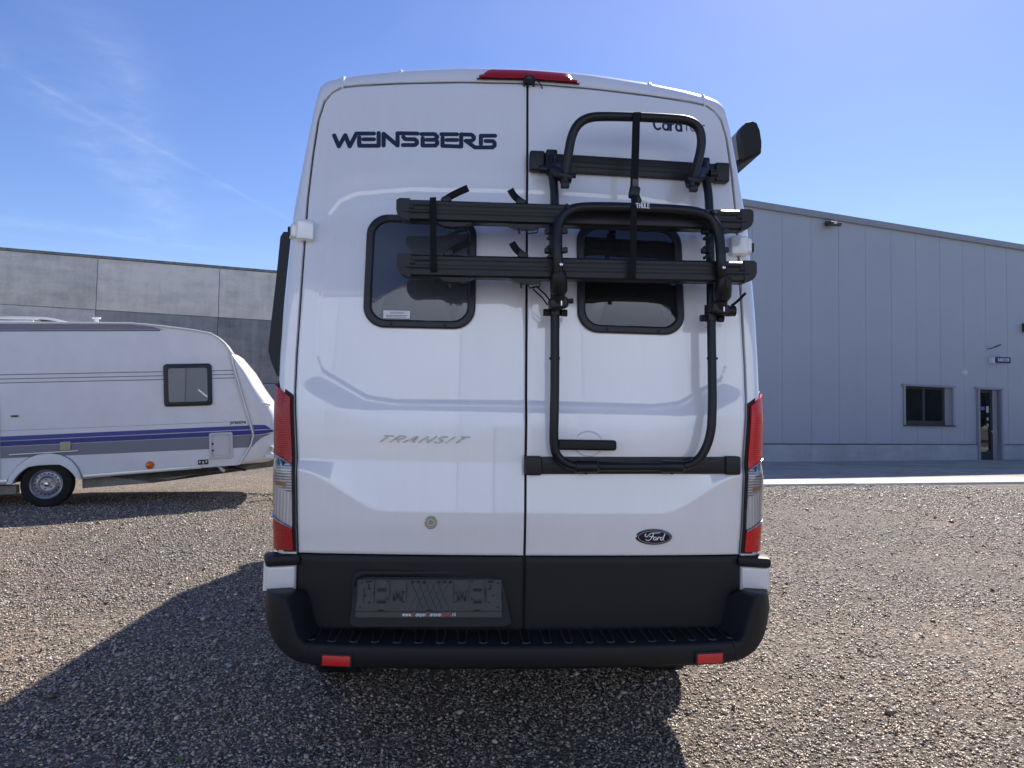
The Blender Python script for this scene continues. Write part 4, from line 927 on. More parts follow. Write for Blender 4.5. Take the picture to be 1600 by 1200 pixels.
# ------------------------------------------------------------------ folded bicycle carrier on the right rear door
rack = tag(empty('bike_rack', VAN_P, VAN_A), 'black folded bicycle carrier mounted on the right rear door', 'bike rack')
def line(p, q, off, off2=None): return S(*p, off), S(*q, off if off2 is None else off2)
def rail(p, q, h, name, off=.030):
    a, b = line(p, q, off); mb = MB(); yv = Vector((0, 1, 0))
    mb.beam(a, b, .030, h, .006)
    o = mb.build(name, 'rack', rack)
    for t in (-.18, .10): MB().beam(a + Vector((.02, -.0155, t * h)), b + Vector((-.02, -.0155, t * h)), .003, .004).build('groove', 'seal', o, smooth=False)
    tr = MB(); n = 26
    for k in range(n):
        c0 = a.lerp(b, .12 + .76 * k / n) + Vector((0, -.0152, h * .30)); tr.beam(c0, c0 + Vector((.008, 0, .012)), .002, .002)
    tr.build('tread_pattern', 'rack', o, smooth=False)
    for p_, s2 in ((a, 1), (b, -1)): MB().box(p_ + Vector((s2 * .028, -.004, 0)), (.062, .044, h * 1.10), .010, None, 3).build('end_clamp', 'rack', o)
    return o
rail((828, 253), (1136, 272), .074, 'upper_rail'); rail((822, 727), (1153, 727), .066, 'lower_rail')
TR = .0175
def tube(name, pts, r=TR, n=90, it=3, offs=None, mat_='rack'):
    P = [S(x, y, o) for x, y, o in pts]; return MB().tube(smooth_path(P, n, it), r, 14).build(name, mat_, rack, angle=60)
tube('main_frame', [(859, 246, .075), (861, 262, .085), (866, 290, .09), (867, 330, .09), (867, 480, .085), (867, 600, .085), (866, 650, .085), (865, 692, .08), (869, 714, .075), (890, 728, .07), (915, 729, .068), (980, 729, .068),
                    (1050, 729, .068), (1080, 727, .07), (1098, 712, .075), (1111, 680, .085), (1113, 640, .085), (1113, 600, .085), (1111, 480, .085), (1109, 340, .09), (1107, 300, .09), (1102, 278, .085), (1095, 262, .075)], n=160)
tube('top_hoop', [(882, 286, .13), (884, 268, .135), (888, 240, .15), (893, 212, .165), (903, 193, .175), (920, 183, .18), (945, 181.5, .18), (1000, 183, .18), (1060, 186, .18), (1079, 189, .18), (1093, 200, .175), (1097, 220, .165), (1093, 245, .15), (1084, 272, .135), (1078, 292, .13)], r=.0185, n=110)
FO = .235
tube('fold_frame', [(874, 462, .15), (873, 440, .20), (871, 400, FO), (870, 365, FO), (874, 343, FO), (886, 330, FO), (905, 324, FO), (940, 323.5, FO), (1000, 325, FO), (1060, 328, FO), (1090, 331, FO), (1110, 340, FO), (1121, 356, FO), (1125, 375, FO), (1127, 410, FO), (1128, 440, .20), (1130, 462, .15)], r=.0195, n=120)
# wheel rails (the folded platform): rounded channel profile with grooves
def wheel_rail(p, q, h):
    BO = .175; a, b = S(*p, BO), S(*q, BO); d = (b - a); L = d.length; d.normalize(); upv = Vector((0, 0, 1)); upv = (upv - d * upv.dot(d)).normalized(); out = d.cross(upv)
    if out.y > 0: out = -out
    prof = [(-.5, -.030), (-.5, .022), (-.42, .030), (.40, .030), (.5, .020), (.5, -.030)]
    def pt(t, v, w): return a + d * t + upv * (v * h) + out * w
    rows = [[pt(t, v, w) for v, w in prof] for t in (.045, L - .045)]
    mb = MB().grid(rows, closed_u=True); o = mb.build('wheel_rail', 'rack', rack, angle=20)
    for v, hh in ((.24, .006), (.02, .004), (-.16, .004)):
        MB().beam(pt(.05, v, .0302), pt(L - .05, v, .0302), .002, hh, 0, upv).build('groove', 'seal', o, smooth=False)
    for v in (.30, -.10): MB().beam(pt(.05, v, .0306), pt(L - .05, v, .0306), .003, .004, 0, upv).build('ridge', 'rack', o, smooth=False)
    for end in (0, 1):
        ring = []; r = .040
        # rounded end cap, larger round at the lower corner
        pts = [(0.05, .52), (.012, .52), (.0, .42), (.0, -.05), (.006, -.25), (.018, -.40), (.034, -.49), (.05, -.52)]
        f = [pt(t if end == 0 else L - t, v, .033) for t, v in pts]; bk = [pt(t if end == 0 else L - t, v, -.030) for t, v in pts]
        e = MB().prism(f, bk).build('end_cap', 'rack', o, angle=30)
        s2 = 1 if end == 0 else -1; t0 = .03 if end == 0 else L - .03
        MB().tube([pt(t0 + s2 * .015, .06, .034), pt(t0 + s2 * .035, .06, .034), pt(t0 + s2 * .035, .2, .034), pt(t0 + s2 * .10, .2, .034)], .0022, 6).build('cap_line', 'seal', o)
        MB().tube([pt(t0, -.12, .034), pt(t0 + s2 * .10, -.12, .034)], .0022, 6).build('cap_line', 'seal', o)
    return o, a, d, upv, out, L
wr = [wheel_rail((620, 330), (1172, 347), .080), wheel_rail((621, 416), (1177, 427), .082)]
for (o, a, d, upv, out, L), xs, h in ((wr[0], ((700, 722, 1), (812, 802, -1)), .080), (wr[1], ((703, 722, 1), (815, 804, -1)), .082)):
    for (xa, xb_, sg_) in xs:
        t = (S(xa, 330 if h < .081 else 416, .175) - a).dot(d); b0 = a + d * t + upv * (h * .5) + out * .0
        tip = b0 + d * (.075 * sg_ if sg_ > 0 else -.035) + upv * .058
        mid = b0 + d * (.018 * sg_) + upv * .030
        MB().sweep_flat(smooth_path([b0 + d * (-.02 * sg_), b0 + d * (-.005 * sg_) + upv * .014, mid, tip], 14, 2), .026, .006, out).build('wheel_strap', 'strap', o, angle=40)
        MB().box(b0 + d * (-.006 * sg_) + upv * .010, (.034, .030, .026), .005, Matrix.Rotation(R(-25 * sg_), 3, 'Y')).build('strap_buckle', 'rack', o)
        u0 = a + d * (t + .02) + upv * (-h * .5)
        rows_ = [[u0 + d * (k * .055) + out * w_ + upv * z_ for k in (-1.1, -.75, .6, 1.1)] for w_, z_ in ((.02, 0),)]
        MB().prism([u0 + d * q1 + upv * q2 + out * .02 for q1, q2 in ((-.065, 0), (-.04, -.014), (-.015, -.018), (.04, -.016), (.07, 0))], [u0 + d * q1 + upv * q2 - out * .02 for q1, q2 in ((-.065, 0), (-.04, -.014), (-.015, -.018), (.04, -.016), (.07, 0))]).build('strap_foot', 'rack', o, angle=20)
        MB().tube([u0 + d * .005 + upv * -.016, u0 + d * .012 + upv * -.032, u0 + d * .050 + upv * -.026, u0 + d * .052 + upv * -.014], .0028, 6).build('strap_clip', 'rack', o)
        MB().beam(u0 + d * -.022 + upv * -.014, u0 + d * -.018 + upv * -.034, .008, .008).build('strap_clip', 'rack', o)
# straps
def strap(name, pts, w): return MB().sweep_flat(smooth_path([S(x, y, o) for x, y, o in pts], 40, 2), w, .004, (0, -1, 0)).build(name, 'strap', rack, angle=40)
strap('hold_strap', [(995, 176, .180), (995, 178, .202), (994, 190, .203), (993, 230, .19), (991.5, 270, .17), (990.5, 297, .17)], .030)
strap('hold_strap', [(991, 305, .20), (990.5, 322, .262), (990, 345, .262), (989.5, 400, .225), (989, 428, .215), (988, 437, .20)], .023)
strap('hold_strap', [(676.5, 309, .19), (676.5, 312, .2135), (676.5, 340, .2135), (677, 380, .2125), (677.5, 418, .2120), (678, 424, .20)], .024)
bk = S(991, 301, .19)
MB().box(bk, (.042, .026, .050), .014, Matrix.Rotation(R(8), 3, 'Y'), 3).box(bk + Vector((.010, -.006, -.028)), (.030, .018, .034), .008, Matrix.Rotation(R(-24), 3, 'Y')).build('strap_buckle', 'rack', rack)
MB().box(bk + Vector((.002, -.012, .034)), (.024, .004, .030), .001).build('strap_label', mat('worn_label', (0.10, 0.09, 0.085), 0.6, var=.4, vscale=60), rack)
# small dark collars on the hoop, white maker's mark on the fold frame
for x, y, o_ in ((995, 183, .18),): MB().tube([S(x - 5, y, o_), S(x + 5, y, o_)], .0205, 16).build('strap_loop', 'strap', rack)
p0, p1 = S(998, 325, FO + .021), S(1014, 318.5, FO + .021)
stroke_text('THULE', p0.x - .010, p1.x, p0.z + .001, p1.z - .001, lambda x, z, o: (x, min(p0.y, p1.y) - .0015 - o + 14 * (z - (p0.z + p1.z) / 2 + .004) ** 2, z), 'maker_mark', 'white_print', rack, .12)
# clamps that carry hoop and frame on the upper rail
for sgn, (mx, my), (hx_, hy_) in ((-1, (861, 262), (883, 276)), (1, (1098, 268), (1083, 282))):
    a, b = S(mx, my, .085), S(hx_, hy_, .13)
    cl = MB().tube([S(mx, my - 14, .07), S(mx + (1 if sgn < 0 else 0), my + 8, .09)], .024, 14).build('frame_clamp', 'rack', rack)
    MB().tube([a, a.lerp(b, .5), b], .026, 14, rr=[.022, .027, .023]).build('clamp_arm', 'rack', cl)
    MB().tube([b + Vector((-.026, 0, .004)), b + Vector((.026, 0, -.004))], .022, 14).build('clamp_jaw', 'rack', cl)
    kx = a + Vector((-.032 if sgn < 0 else .045, .0, -.008)); MB().tube([kx + Vector((-.016, 0, 0)), kx + Vector((.016, 0, 0))], .017, 12).build('clamp_knob', 'rack', cl)
    MB().box(b + Vector((0, -.004, -.034)), (.034, .030, .028), .008).build('clamp_foot', 'rack', cl)
    kb = b + Vector((.030, 0, .006)); MB().tube([kb, kb + Vector((.012, 0, 0))], .011, 10).build('clamp_bolt', 'rack', cl)
    c0 = S(mx - 8, my - 14, .06); MB().box(S(mx, 252 if sgn < 0 else 264, .055), (.046, .05, .084), .008).build('rail_shoe', 'rack', cl)
# release clamps at the foot of the fold frame
for sgn, fx, ty in ((-1, 873, 428), (1, 1131, 437)):
    top, mid, low = S(fx, ty, .205), S(fx - (0 if sgn < 0 else 2), ty + 26, .165), S(fx - (1 if sgn < 0 else 8), ty + 48, .125)
    cl = MB().tube([top + Vector((0, 0, .012)), top, top.lerp(mid, .5), mid, mid + (mid - top) * .22], .03, 16, rr=[.021, .029, .033, .033, .024]).build('release_clamp', 'rack', rack, angle=60)
    MB().tube([mid, low], .024, 14, rr=[.022, .028]).build('clamp_neck', 'rack', cl)
    MB().box(low + Vector((0, .0, .004)), (.074, .06, .042), .014, Matrix.Rotation(R(10 * sgn), 3, 'Y'), 3).build('clamp_jaw', 'rack', cl)
    fx2 = 867 if sgn < 0 else 1111
    foot = S(fx2, ty + 58, .085); MB().tube([foot + Vector((0, 0, .045)), foot + Vector((0, 0, -.018))], .026, 16).build('tube_collar', 'rack', cl)
    for s2 in (-1, 1): MB().tube([foot + Vector((s2 * .024, -.01, -.008)), foot + Vector((s2 * .046, -.01, -.008))], .014, 10).build('collar_bolt', 'rack', cl)
    kno = low + Vector((.042 * (1 if sgn < 0 else 1.1), -.01, .012 if sgn < 0 else -.004)); MB().tube([kno + Vector((-.02, 0, 0)), kno + Vector((.014, 0, .002))], .010 if sgn < 0 else .021, 12).build('clamp_knob', 'rack', cl)
    MB().box(low + Vector((.008, -.034, .0)), (.005, .006, .020), .001).build('key', 'chrome', cl)
    lv = [S(858, 474, .14), S(850, 463, .15), S(836, 450, .155)] if sgn < 0 else [S(1143, 478, .14), S(1152, 471, .15), S(1165, 458, .155)]
    if sgn < 0:
        dd = Vector((.006, 0, .006)); MB().tube([v + dd for v in lv] + [lv[-1] + Vector((-.008, 0, .004))] + [v - dd for v in lv[::-1]], .003, 6).build('cable_tie', 'strap', cl)
    else: MB().sweep_flat(lv, .010, .004, (0, -1, 0)).build('cable_tie', 'strap', cl)
    MB().box(top + Vector((0, -.034, -.018)), (.012, .006, .034), .002).build('clamp_inlay', 'seal', cl)
# brackets between the wheel rails
for fx, side in ((862, -1), (1107, 1)):
    mb = MB().beam(S(fx, 352, .15), S(fx, 404, .15), .020, .020, .004, (0, 1, 0)); br = mb.build('rail_bracket', 'rack', rack)
    for yy in (362, 392):
        p_ = S(fx - 6, yy, .16); MB().box(p_, (.026, .026, .022), .006).build('bracket_bolt', 'rack', br)
        p_ = S(fx + (20 if side < 0 else 26), yy, FO); MB().box(p_ + Vector((0, 0, .002)), (.022, .026, .020), .004, Matrix.Rotation(R(-8), 3, 'Y')).build('bracket_bolt', 'rack', br)
    for yy in (370, 384, 400): MB().box(S(fx - 2, yy, .15), (.034, .022, .012), .003, Matrix.Rotation(R(-35), 3, 'Y')).build('bracket_tooth', 'rack', br)
for fx, yy in ((886, 323), (1113, 331)):
    p_ = S(fx, yy, FO + .01); MB().tube([p_ + Vector((-.006, -.004, .006)), p_ + Vector((.010, -.006, -.010))], .008, 10).build('frame_rivet', 'rack', rack)
for fx, yy in ((877, 413), (1131, 418)): MB().lathe([(0, .007), (-.003, .006), (-.004, .001)], 'y', 12, tuple(S(fx, yy, FO + .018))).build('frame_rivet', 'chrome', rack)
for x in (916, 1050):
    p_ = S(x, 729, .068); MB().lathe([(-.05, .0135), (-.04, .0235), (.04, .0235), (.05, .0135)], 'x', 16, tuple(p_)).build('tube_saddle', 'rack', rack)
    MB().tube([p_ + Vector((0, 0, -.018)), p_ + Vector((0, 0, -.030))], .0055, 8).build('saddle_bolt', 'rack', rack)
for x in (859.5, 873.5, 1106, 1120):
    p_ = S(x, 560, .085); MB().lathe([(-.003, .005), (.003, .005), (.004, .001)], 'x', 8, tuple(p_)).build('frame_rivet', 'rack', rack)

# ------------------------------------------------------------------ white caravan on the left (local: x towards its nose, y into the body, z up)
CV_P, CV_A, CV_T = Vector((-6.51, 10.05, 0)), R(18.2), R(3.3)
cv = tag(empty('caravan', CV_P, rot=(0, 0, 0)), 'white touring caravan with blue and grey stripes parked on the gravel', 'caravan')
cv.rotation_euler = (Matrix.Rotation(CV_A, 3, 'Z') @ Matrix.Rotation(-CV_T, 3, 'Y')).to_euler()
CW = 2.28
side = [(-4.3, .36), (-.42, .36), (-.40, .40), (-.36, .52), (-.27, .65), (-.12, .72), (.05, .73), (.20, .70), (.33, .58), (.39, .40), (.42, .37), (2.02, .43), (2.53, .44), (2.70, .69), (2.755, .88), (2.71, 1.08), (2.56, 1.67), (2.46, 2.14), (2.37, 2.29), (2.28, 2.37), (2.19, 2.43), (1.93, 2.485), (1.5, 2.545), (1.12, 2.585), (.26, 2.59), (-4.0, 2.59), (-4.25, 2.45), (-4.3, 2.2)]
def cvp(x, z, y): return (x, y, z)
mb = MB().prism([cvp(x, z, 0) for x, z in side], [cvp(x, z, CW) for x, z in side]); mb.build('body_shell', 'cv_side', cv, smooth=False)
# roof skin slightly above, crowned
rp = [(-4.28, 2.3), (-4.22, 2.47), (-4.0, 2.605), (.26, 2.605), (1.12, 2.60), (1.5, 2.56), (1.93, 2.50), (2.19, 2.445), (2.30, 2.375), (2.385, 2.295), (2.475, 2.14)]
rows = []
for y, dz in ((-.018, -.02), (-.018, 0), (.12, .02), (CW / 2, .05), (CW - .12, .02), (CW + .018, 0), (CW + .018, -.02)): rows.append([(x, y, z + dz * (1 if x > -4.1 else .3)) for x, z in rp])
MB().grid(rows).build('roof', 'cv_white', cv, angle=50)
# front moulding (nose)
nose_side = [(2.475, 2.14), (2.68, 1.87), (2.815, 1.61), (2.94, 1.42), (3.05, 1.26), (3.10, 1.06), (3.09, .72), (3.05, .52), (2.93, .455), (2.53, .445)]
trim_side = [(2.47, 2.13), (2.50, 1.95), (2.57, 1.66), (2.64, 1.36), (2.71, 1.09), (2.76, .88), (2.72, .74), (2.66, .63), (2.60, .54), (2.54, .45)]
n = 24; A_ = resample(nose_side, n); B_ = resample(trim_side, n); rows = []
for y, q, bul in ((-.016, 0, 0), (-.030, .25, 0), (-.028, .6, 0), (.0, .86, 0), (.07, 1.0, .0), (.35, 1.0, .07), (CW / 2, 1.0, .12), (CW - .35, 1.0, .07), (CW - .07, 1.0, 0), (CW + .03, .5, 0), (CW + .016, 0, 0)):
    P = B_ * (1 - q) + A_ * q; rows.append([(x + bul, y, z) for x, z in P])
fn = MB().grid(rows).build('front_moulding', 'cv_white', cv, angle=60)
MB().prism([(2.60, .02, .46), (3.02, .05, .50), (2.6, .05, .9)], [(2.60, CW - .02, .46), (3.02, CW - .05, .50), (2.6, CW - .05, .9)]).build('front_floor', 'cv_white', cv, smooth=False)
MB().box((2.93, .055, 1.30), (.13, .10, .05), .02, Matrix.Rotation(R(-10), 3, 'Y'), 3).build('grab_handle', 'cv_white', fn)
MB().tube([(2.86, .0, 1.335), (2.93, -.03, 1.36), (3.01, .0, 1.335)], .016, 8).build('grab_bar', 'cv_white', fn)
MB().lathe([(0, .001), (0, .05), (-.02, .06), (-.035, .045), (-.04, .001)], 'y', 18, (3.0, .0, .66)).box((3.02, .0, .55), (.22, .12, .08), .03).build('front_marker', 'cv_white', fn)
MB().box((3.0, -.045, .66), (.05, .012, .07), .01).build('marker_lens', 'beige', fn)
MB().tube([(x, -.035, z) for x, z in trim_side], .014, 10).build('corner_trim', 'cv_trim', cv)
MB().tube([(x, -.020, z - .004) for x, z in rp[2:]], .016, 8).build('roof_trim', 'cv_white', cv)
# stripes and lines
def stripe(name, za0, za1, zb0, zb1, material, x0=-4.28, x1=2.62, y=-.004, n=2, cutx=None):
    z = lambda x, a, b: a + (b - a) * (x + .54) / 3.24
    e0 = x1 if cutx is None else cutx[0]; e1 = x1 if cutx is None else cutx[1]
    return MB().add([(x0, y, z(x0, za0, zb0)), (e0, y, z(e0, za0, zb0)), (e1, y, z(e1, za1, zb1)), (x0, y, z(x0, za1, zb1))], [(0, 1, 2, 3)]).build(name, material, cv, smooth=False)
stripe('violet_stripe', .962, 1.022, .972, 1.034, 'cv_blue2', cutx=(2.715, 2.70))
stripe('blue_stripe', .886, .955, .892, .962, 'cv_blue', cutx=(2.735, 2.72))
stripe('grey_stripe', .720, .880, .700, .886, 'cv_grey', cutx=(2.70, 2.735))
for z0 in (1.765, 1.82, 1.88): stripe('pin_stripe', z0 - .006, z0 + .006, z0 - .006, z0 + .006, 'cv_grey', x1=2.52 - (z0 - 1.7) * .2)
stripe('seam_line', 1.098, 1.102, 1.098, 1.102, 'cv_grey')
MB().add([(-4.25, -.004, 2.505), (1.55, -.004, 2.505), (1.4, -.004, 2.545), (1.1, -.004, 2.58), (-4.1, -.004, 2.585)], [(0, 1, 2, 3, 4)]).build('roof_band', 'cv_grey', cv, smooth=False)
MB().box((-1.35, -.005, 2.492), (5.7, .006, .014)).build('roof_line', 'cv_blue', cv, smooth=False)
# sweeps on the front moulding
def nosept(x, z): 
    return (x, -.036, z)
MB().prism([nosept(x, z) for x, z in [(2.765, .965), (3.02, .965), (2.93, 1.03), (2.755, 1.04)]], [(x, -.02, z) for x, z in [(2.765, .965), (3.02, .965), (2.93, 1.03), (2.755, 1.04)]]).build('nose_stripe', 'cv_blue2', fn, smooth=False)
MB().prism([nosept(x, z) for x, z in [(2.775, .885), (2.93, .90), (3.06, .925), (3.03, .955), (2.77, .952)]], [(x, -.02, z) for x, z in [(2.775, .885), (2.93, .90), (3.06, .925), (3.03, .955), (2.77, .952)]]).build('nose_stripe', 'cv_blue', fn, smooth=False)
MB().prism([nosept(x, z) for x, z in [(2.775, .875), (2.73, .70), (2.78, .76), (2.86, .83), (3.02, .90)]], [(x, -.02, z) for x, z in [(2.775, .875), (2.73, .70), (2.78, .76), (2.86, .83), (3.02, .90)]]).build('nose_stripe', 'cv_grey', fn, smooth=False)
# skirt, arch, wheel
MB().beam((.46, -.012, .405), (2.02, -.012, .445), .03, .05, .008).build('skirt_rail', 'cv_trim', cv)
MB().beam((-4.2, -.012, .40), (-.46, -.012, .40), .03, .06, .008).build('skirt_rail', 'cv_trim', cv)
arc = [(-.47, .36), (-.42, .48), (-.34, .60), (-.22, .70), (-.08, .755), (.06, .765), (.20, .73), (.32, .65), (.40, .53), (.45, .38)]
inn = [(-.40, .36), (-.36, .44), (-.29, .52), (-.20, .585), (-.08, .60), (.06, .60), (.18, .595), (.27, .54), (.34, .46), (.385, .38)]
A_, B_ = resample(arc, 24), resample(inn, 24)
MB().grid([[(x, -.004, z) for x, z in A_], [(x, -.035, z) for x, z in A_ * .97 + B_ * .03], [(x, -.05, z) for x, z in A_ * .5 + B_ * .5], [(x, -.05, z) for x, z in B_], [(x, .10, z) for x, z in B_]]).build('wheel_arch', 'cv_white', cv, angle=50)
MB().tube([(x, -.006, z) for x, z in A_], .009, 6).build('arch_seal', 'cv_grey', cv)
MB().box((0, .45, .55), (.80, .75, .34)).build('wheel_box', 'under', cv, smooth=False)
def cv_wheel():
    r, w = .325, .19; c = (.0, .10, r); tl_ = Matrix.Identity(3)
    prof = [(-w / 2, r * .63), (-w / 2 - .008, r * .78), (-w / 2 + .004, r * .94), (-w / 2 + .03, r), (w / 2 - .03, r), (w / 2, r * .9), (w / 2, r * .63)]
    we = MB().lathe(prof, 'y', 48, c).build('wheel', 'tyre', cv)
    rp_ = [(-.098, .207), (-.104, .201), (-.098, .190), (-.075, .180), (-.055, .170), (-.060, .150), (-.072, .125), (-.080, .110), (-.072, .095), (-.058, .088), (-.055, .040), (-.060, .001)]
    rim = MB().lathe(rp_, 'y', 48, c).build('rim', 'steel', we)
    hb = MB().lathe([(-.055, .036), (-.085, .034), (-.095, .026), (-.098, .001)], 'y', 20, c).build('hub_cap', 'chrome', we)
    hl = MB()
    for k in range(18): t = 2 * math.pi * k / 18; hl.lathe([(-.073, .0105), (-.0745, .0001)], 'y', 10, (c[0] + .150 * math.cos(t), c[1] + .008, c[2] + .150 * math.sin(t)))
    hl.build('rim_holes', 'seal', we)
    for k in range(5): t = 2 * math.pi * k / 5 + .5; MB().lathe([(-.055, .012), (-.072, .011), (-.074, .001)], 'y', 6, (c[0] + .064 * math.cos(t), c[1], c[2] + .064 * math.sin(t))).build('wheel_nut', 'galv', we)
cv_wheel()
# window, hatch, lamp, sockets, bars
x0, z0, x1, z1 = 1.53, 1.36, 2.19, 1.99
rings = [[(x, y, z) for x, z in rrect(x0 + i, z0 + i, x1 - i, z1 - i, .05 - i * .3, 6)] for i, y in ((-.0, .0), (0, -.03), (.012, -.038), (.055, -.038), (.065, -.026))]
wf_ = MB().grid(rings, closed_u=True).build('window', 'wframe', cv)
MB().add([(x0 + .06, -.028, z0 + .06), (x1 - .06, -.028, z0 + .06), (x1 - .06, -.028, z1 - .06), (x0 + .06, -.028, z1 - .06)], [(0, 1, 2, 3)]).build('pane', 'pane', wf_, smooth=False)
MB().add([(x0 + .03, -.006, z0 + .03), (x1 - .03, -.006, z0 + .03), (x1 - .03, -.006, z1 - .03), (x0 + .03, -.006, z1 - .03)], [(0, 1, 2, 3)]).build('blind', 'blind', wf_, smooth=False)
MB().beam((2.0, -.0265, 1.60), (2.12, -.0265, 1.49), .004, .02).build('stay_arm', 'cv_trim', wf_)
hx0, hz0, hx1, hz1 = 2.13, .545, 2.46, .945
rings = [[(x, y, z) for x, z in rrect(hx0 + i, hz0 + i, hx1 - i, hz1 - i, .03, 5)] for i, y in ((0, 0), (0, -.022), (.008, -.026), (.03, -.026), (.036, -.012), (.05, -.012), (.056, -.020))]
mb = MB().grid(rings, closed_u=True); mb.fan(rings[-1]); ht = mb.build('service_hatch', 'cv_lower', cv, angle=30)
for zz in (.68, .78): MB().lathe([(-.02, .016), (-.032, .014), (-.033, .001)], 'y', 12, (hx0 + .05, 0, zz)).build('hatch_lock', 'wframe', ht)
MB().lathe([(0, .06), (-.025, .055), (-.045, .03), (-.048, .001)], 'y', 20, (1.32, 0, .515)).build('side_marker', 'orange_lens', cv).scale = (1, 1, 1)
MB().box((.25, -.015, .85), (.13, .03, .125), .008).build('socket_cover', 'beige', cv)
MB().beam((-.43, -.03, .765), (.41, -.03, .775), .02, .016, .004).build('awning_rail', 'cv_trim', cv)
MB().box((2.04, -.006, .515), (.14, .01, .07)).build('type_plate', 'wframe', cv, smooth=False)
for k in range(3): MB().box((1.995 + .045 * k, -.012, .52 - .01 * (k % 2)), (.018, .006, .035)).build('plate_mark', 'white_print', cv, smooth=False)
MB().box((-.36, -.02, 1.30), (.09, .03, .022), .008).build('lock', 'wframe', cv)
MB().box((-.55, -.006, .95), (.02, .014, 1.15)).build('door_edge', 'cv_trim', cv, smooth=False)
put_text('prestige', 2.43, 2.655, 1.045, 1.115, lambda x, z: (x, -.0045, z), 'lettering', 'ink', cv, bold=.02)
# roof rails, vent, aerial mount
MB().tube(smooth_path([(-3.4, .28, 2.62), (-3.2, .28, 2.70), (-.9, .28, 2.71), (-.1, .28, 2.71), (.08, .28, 2.68), (.26, .28, 2.625)], 50, 2), .020, 8).build('roof_rail', 'cv_white', cv)
MB().box((-.8, .30, 2.665), (1.2, .05, .022), .006).build('roof_rail_bar', 'cv_white', cv)
MB().prism([(-.05, .27, 2.62), (.22, .27, 2.63), (.05, .27, 2.70), (-.15, .27, 2.70)], [(-.05, .30, 2.62), (.22, .30, 2.63), (.05, .30, 2.70), (-.15, .30, 2.70)]).build('rail_foot', 'lamp_grey', cv, smooth=False)
MB().lathe([(2.60, .20), (2.70, .19), (2.75, .12), (2.76, .001)], 'z', 24, (-.62, .5, 0)).build('roof_dome', 'lamp_grey', cv)
MB().lathe([(2.60, .03), (2.70, .03), (2.705, .06), (2.725, .06), (2.73, .001)], 'z', 16, (.60, .32, 0)).build('chimney_vent', 'cv_white', cv)
# chassis, drawbar, jockey wheel, legs
mb = MB().prism([(.40, .20, .22), (1.36, .20, .235), (1.97, .20, .33), (3.2, .55, .36), (3.2, .55, .44), (.40, .20, .44)], [(.40, .24, .22), (1.36, .24, .235), (1.97, .24, .33), (3.2, .59, .36), (3.2, .59, .44), (.40, .24, .44)])
mb.build('chassis_beam', 'galv', cv, smooth=False)
MB().prism([(.40, 2.0, .22), (1.36, 2.0, .235), (1.97, 2.0, .33), (3.2, 1.7, .36), (3.2, 1.7, .44), (.40, 2.0, .44)], [(.40, 2.04, .22), (1.36, 2.04, .235), (1.97, 2.04, .33), (3.2, 1.74, .36), (3.2, 1.74, .44), (.40, 2.04, .44)]).build('chassis_beam', 'galv', cv, smooth=False)
MB().box((-2.4, .26, .30), (3.8, .06, .14)).box((-.55, .2, .27), (.30, .14, .12)).build('rear_beam', 'galv', cv, smooth=False)
MB().tube([(3.1, .6, .42), (4.1, 1.10, .40)], .04, 8).tube([(3.1, 1.7, .42), (4.1, 1.18, .40)], .04, 8).tube([(4.05, 1.14, .40), (4.45, 1.14, .44)], .045, 10).build('drawbar', 'galv', cv)
MB().tube([(4.0, 1.32, .60), (4.0, 1.32, .02)], .024, 10).build('jockey_post', 'galv', cv)
MB().lathe([(-.03, .07), (-.03, .10), (.03, .10), (.03, .07)], 'x', 20, (4.0, 1.32, -.12)).build('jockey_wheel', 'tyre', cv)
MB().beam((2.35, .30, .42), (2.62, .30, .33), .05, .03).build('corner_steady', 'under', cv)
MB().tube([(2.25, .12, .42), (2.32, .05, .36)], .025, 10).build('drain_pipe', 'white_plastic', cv)

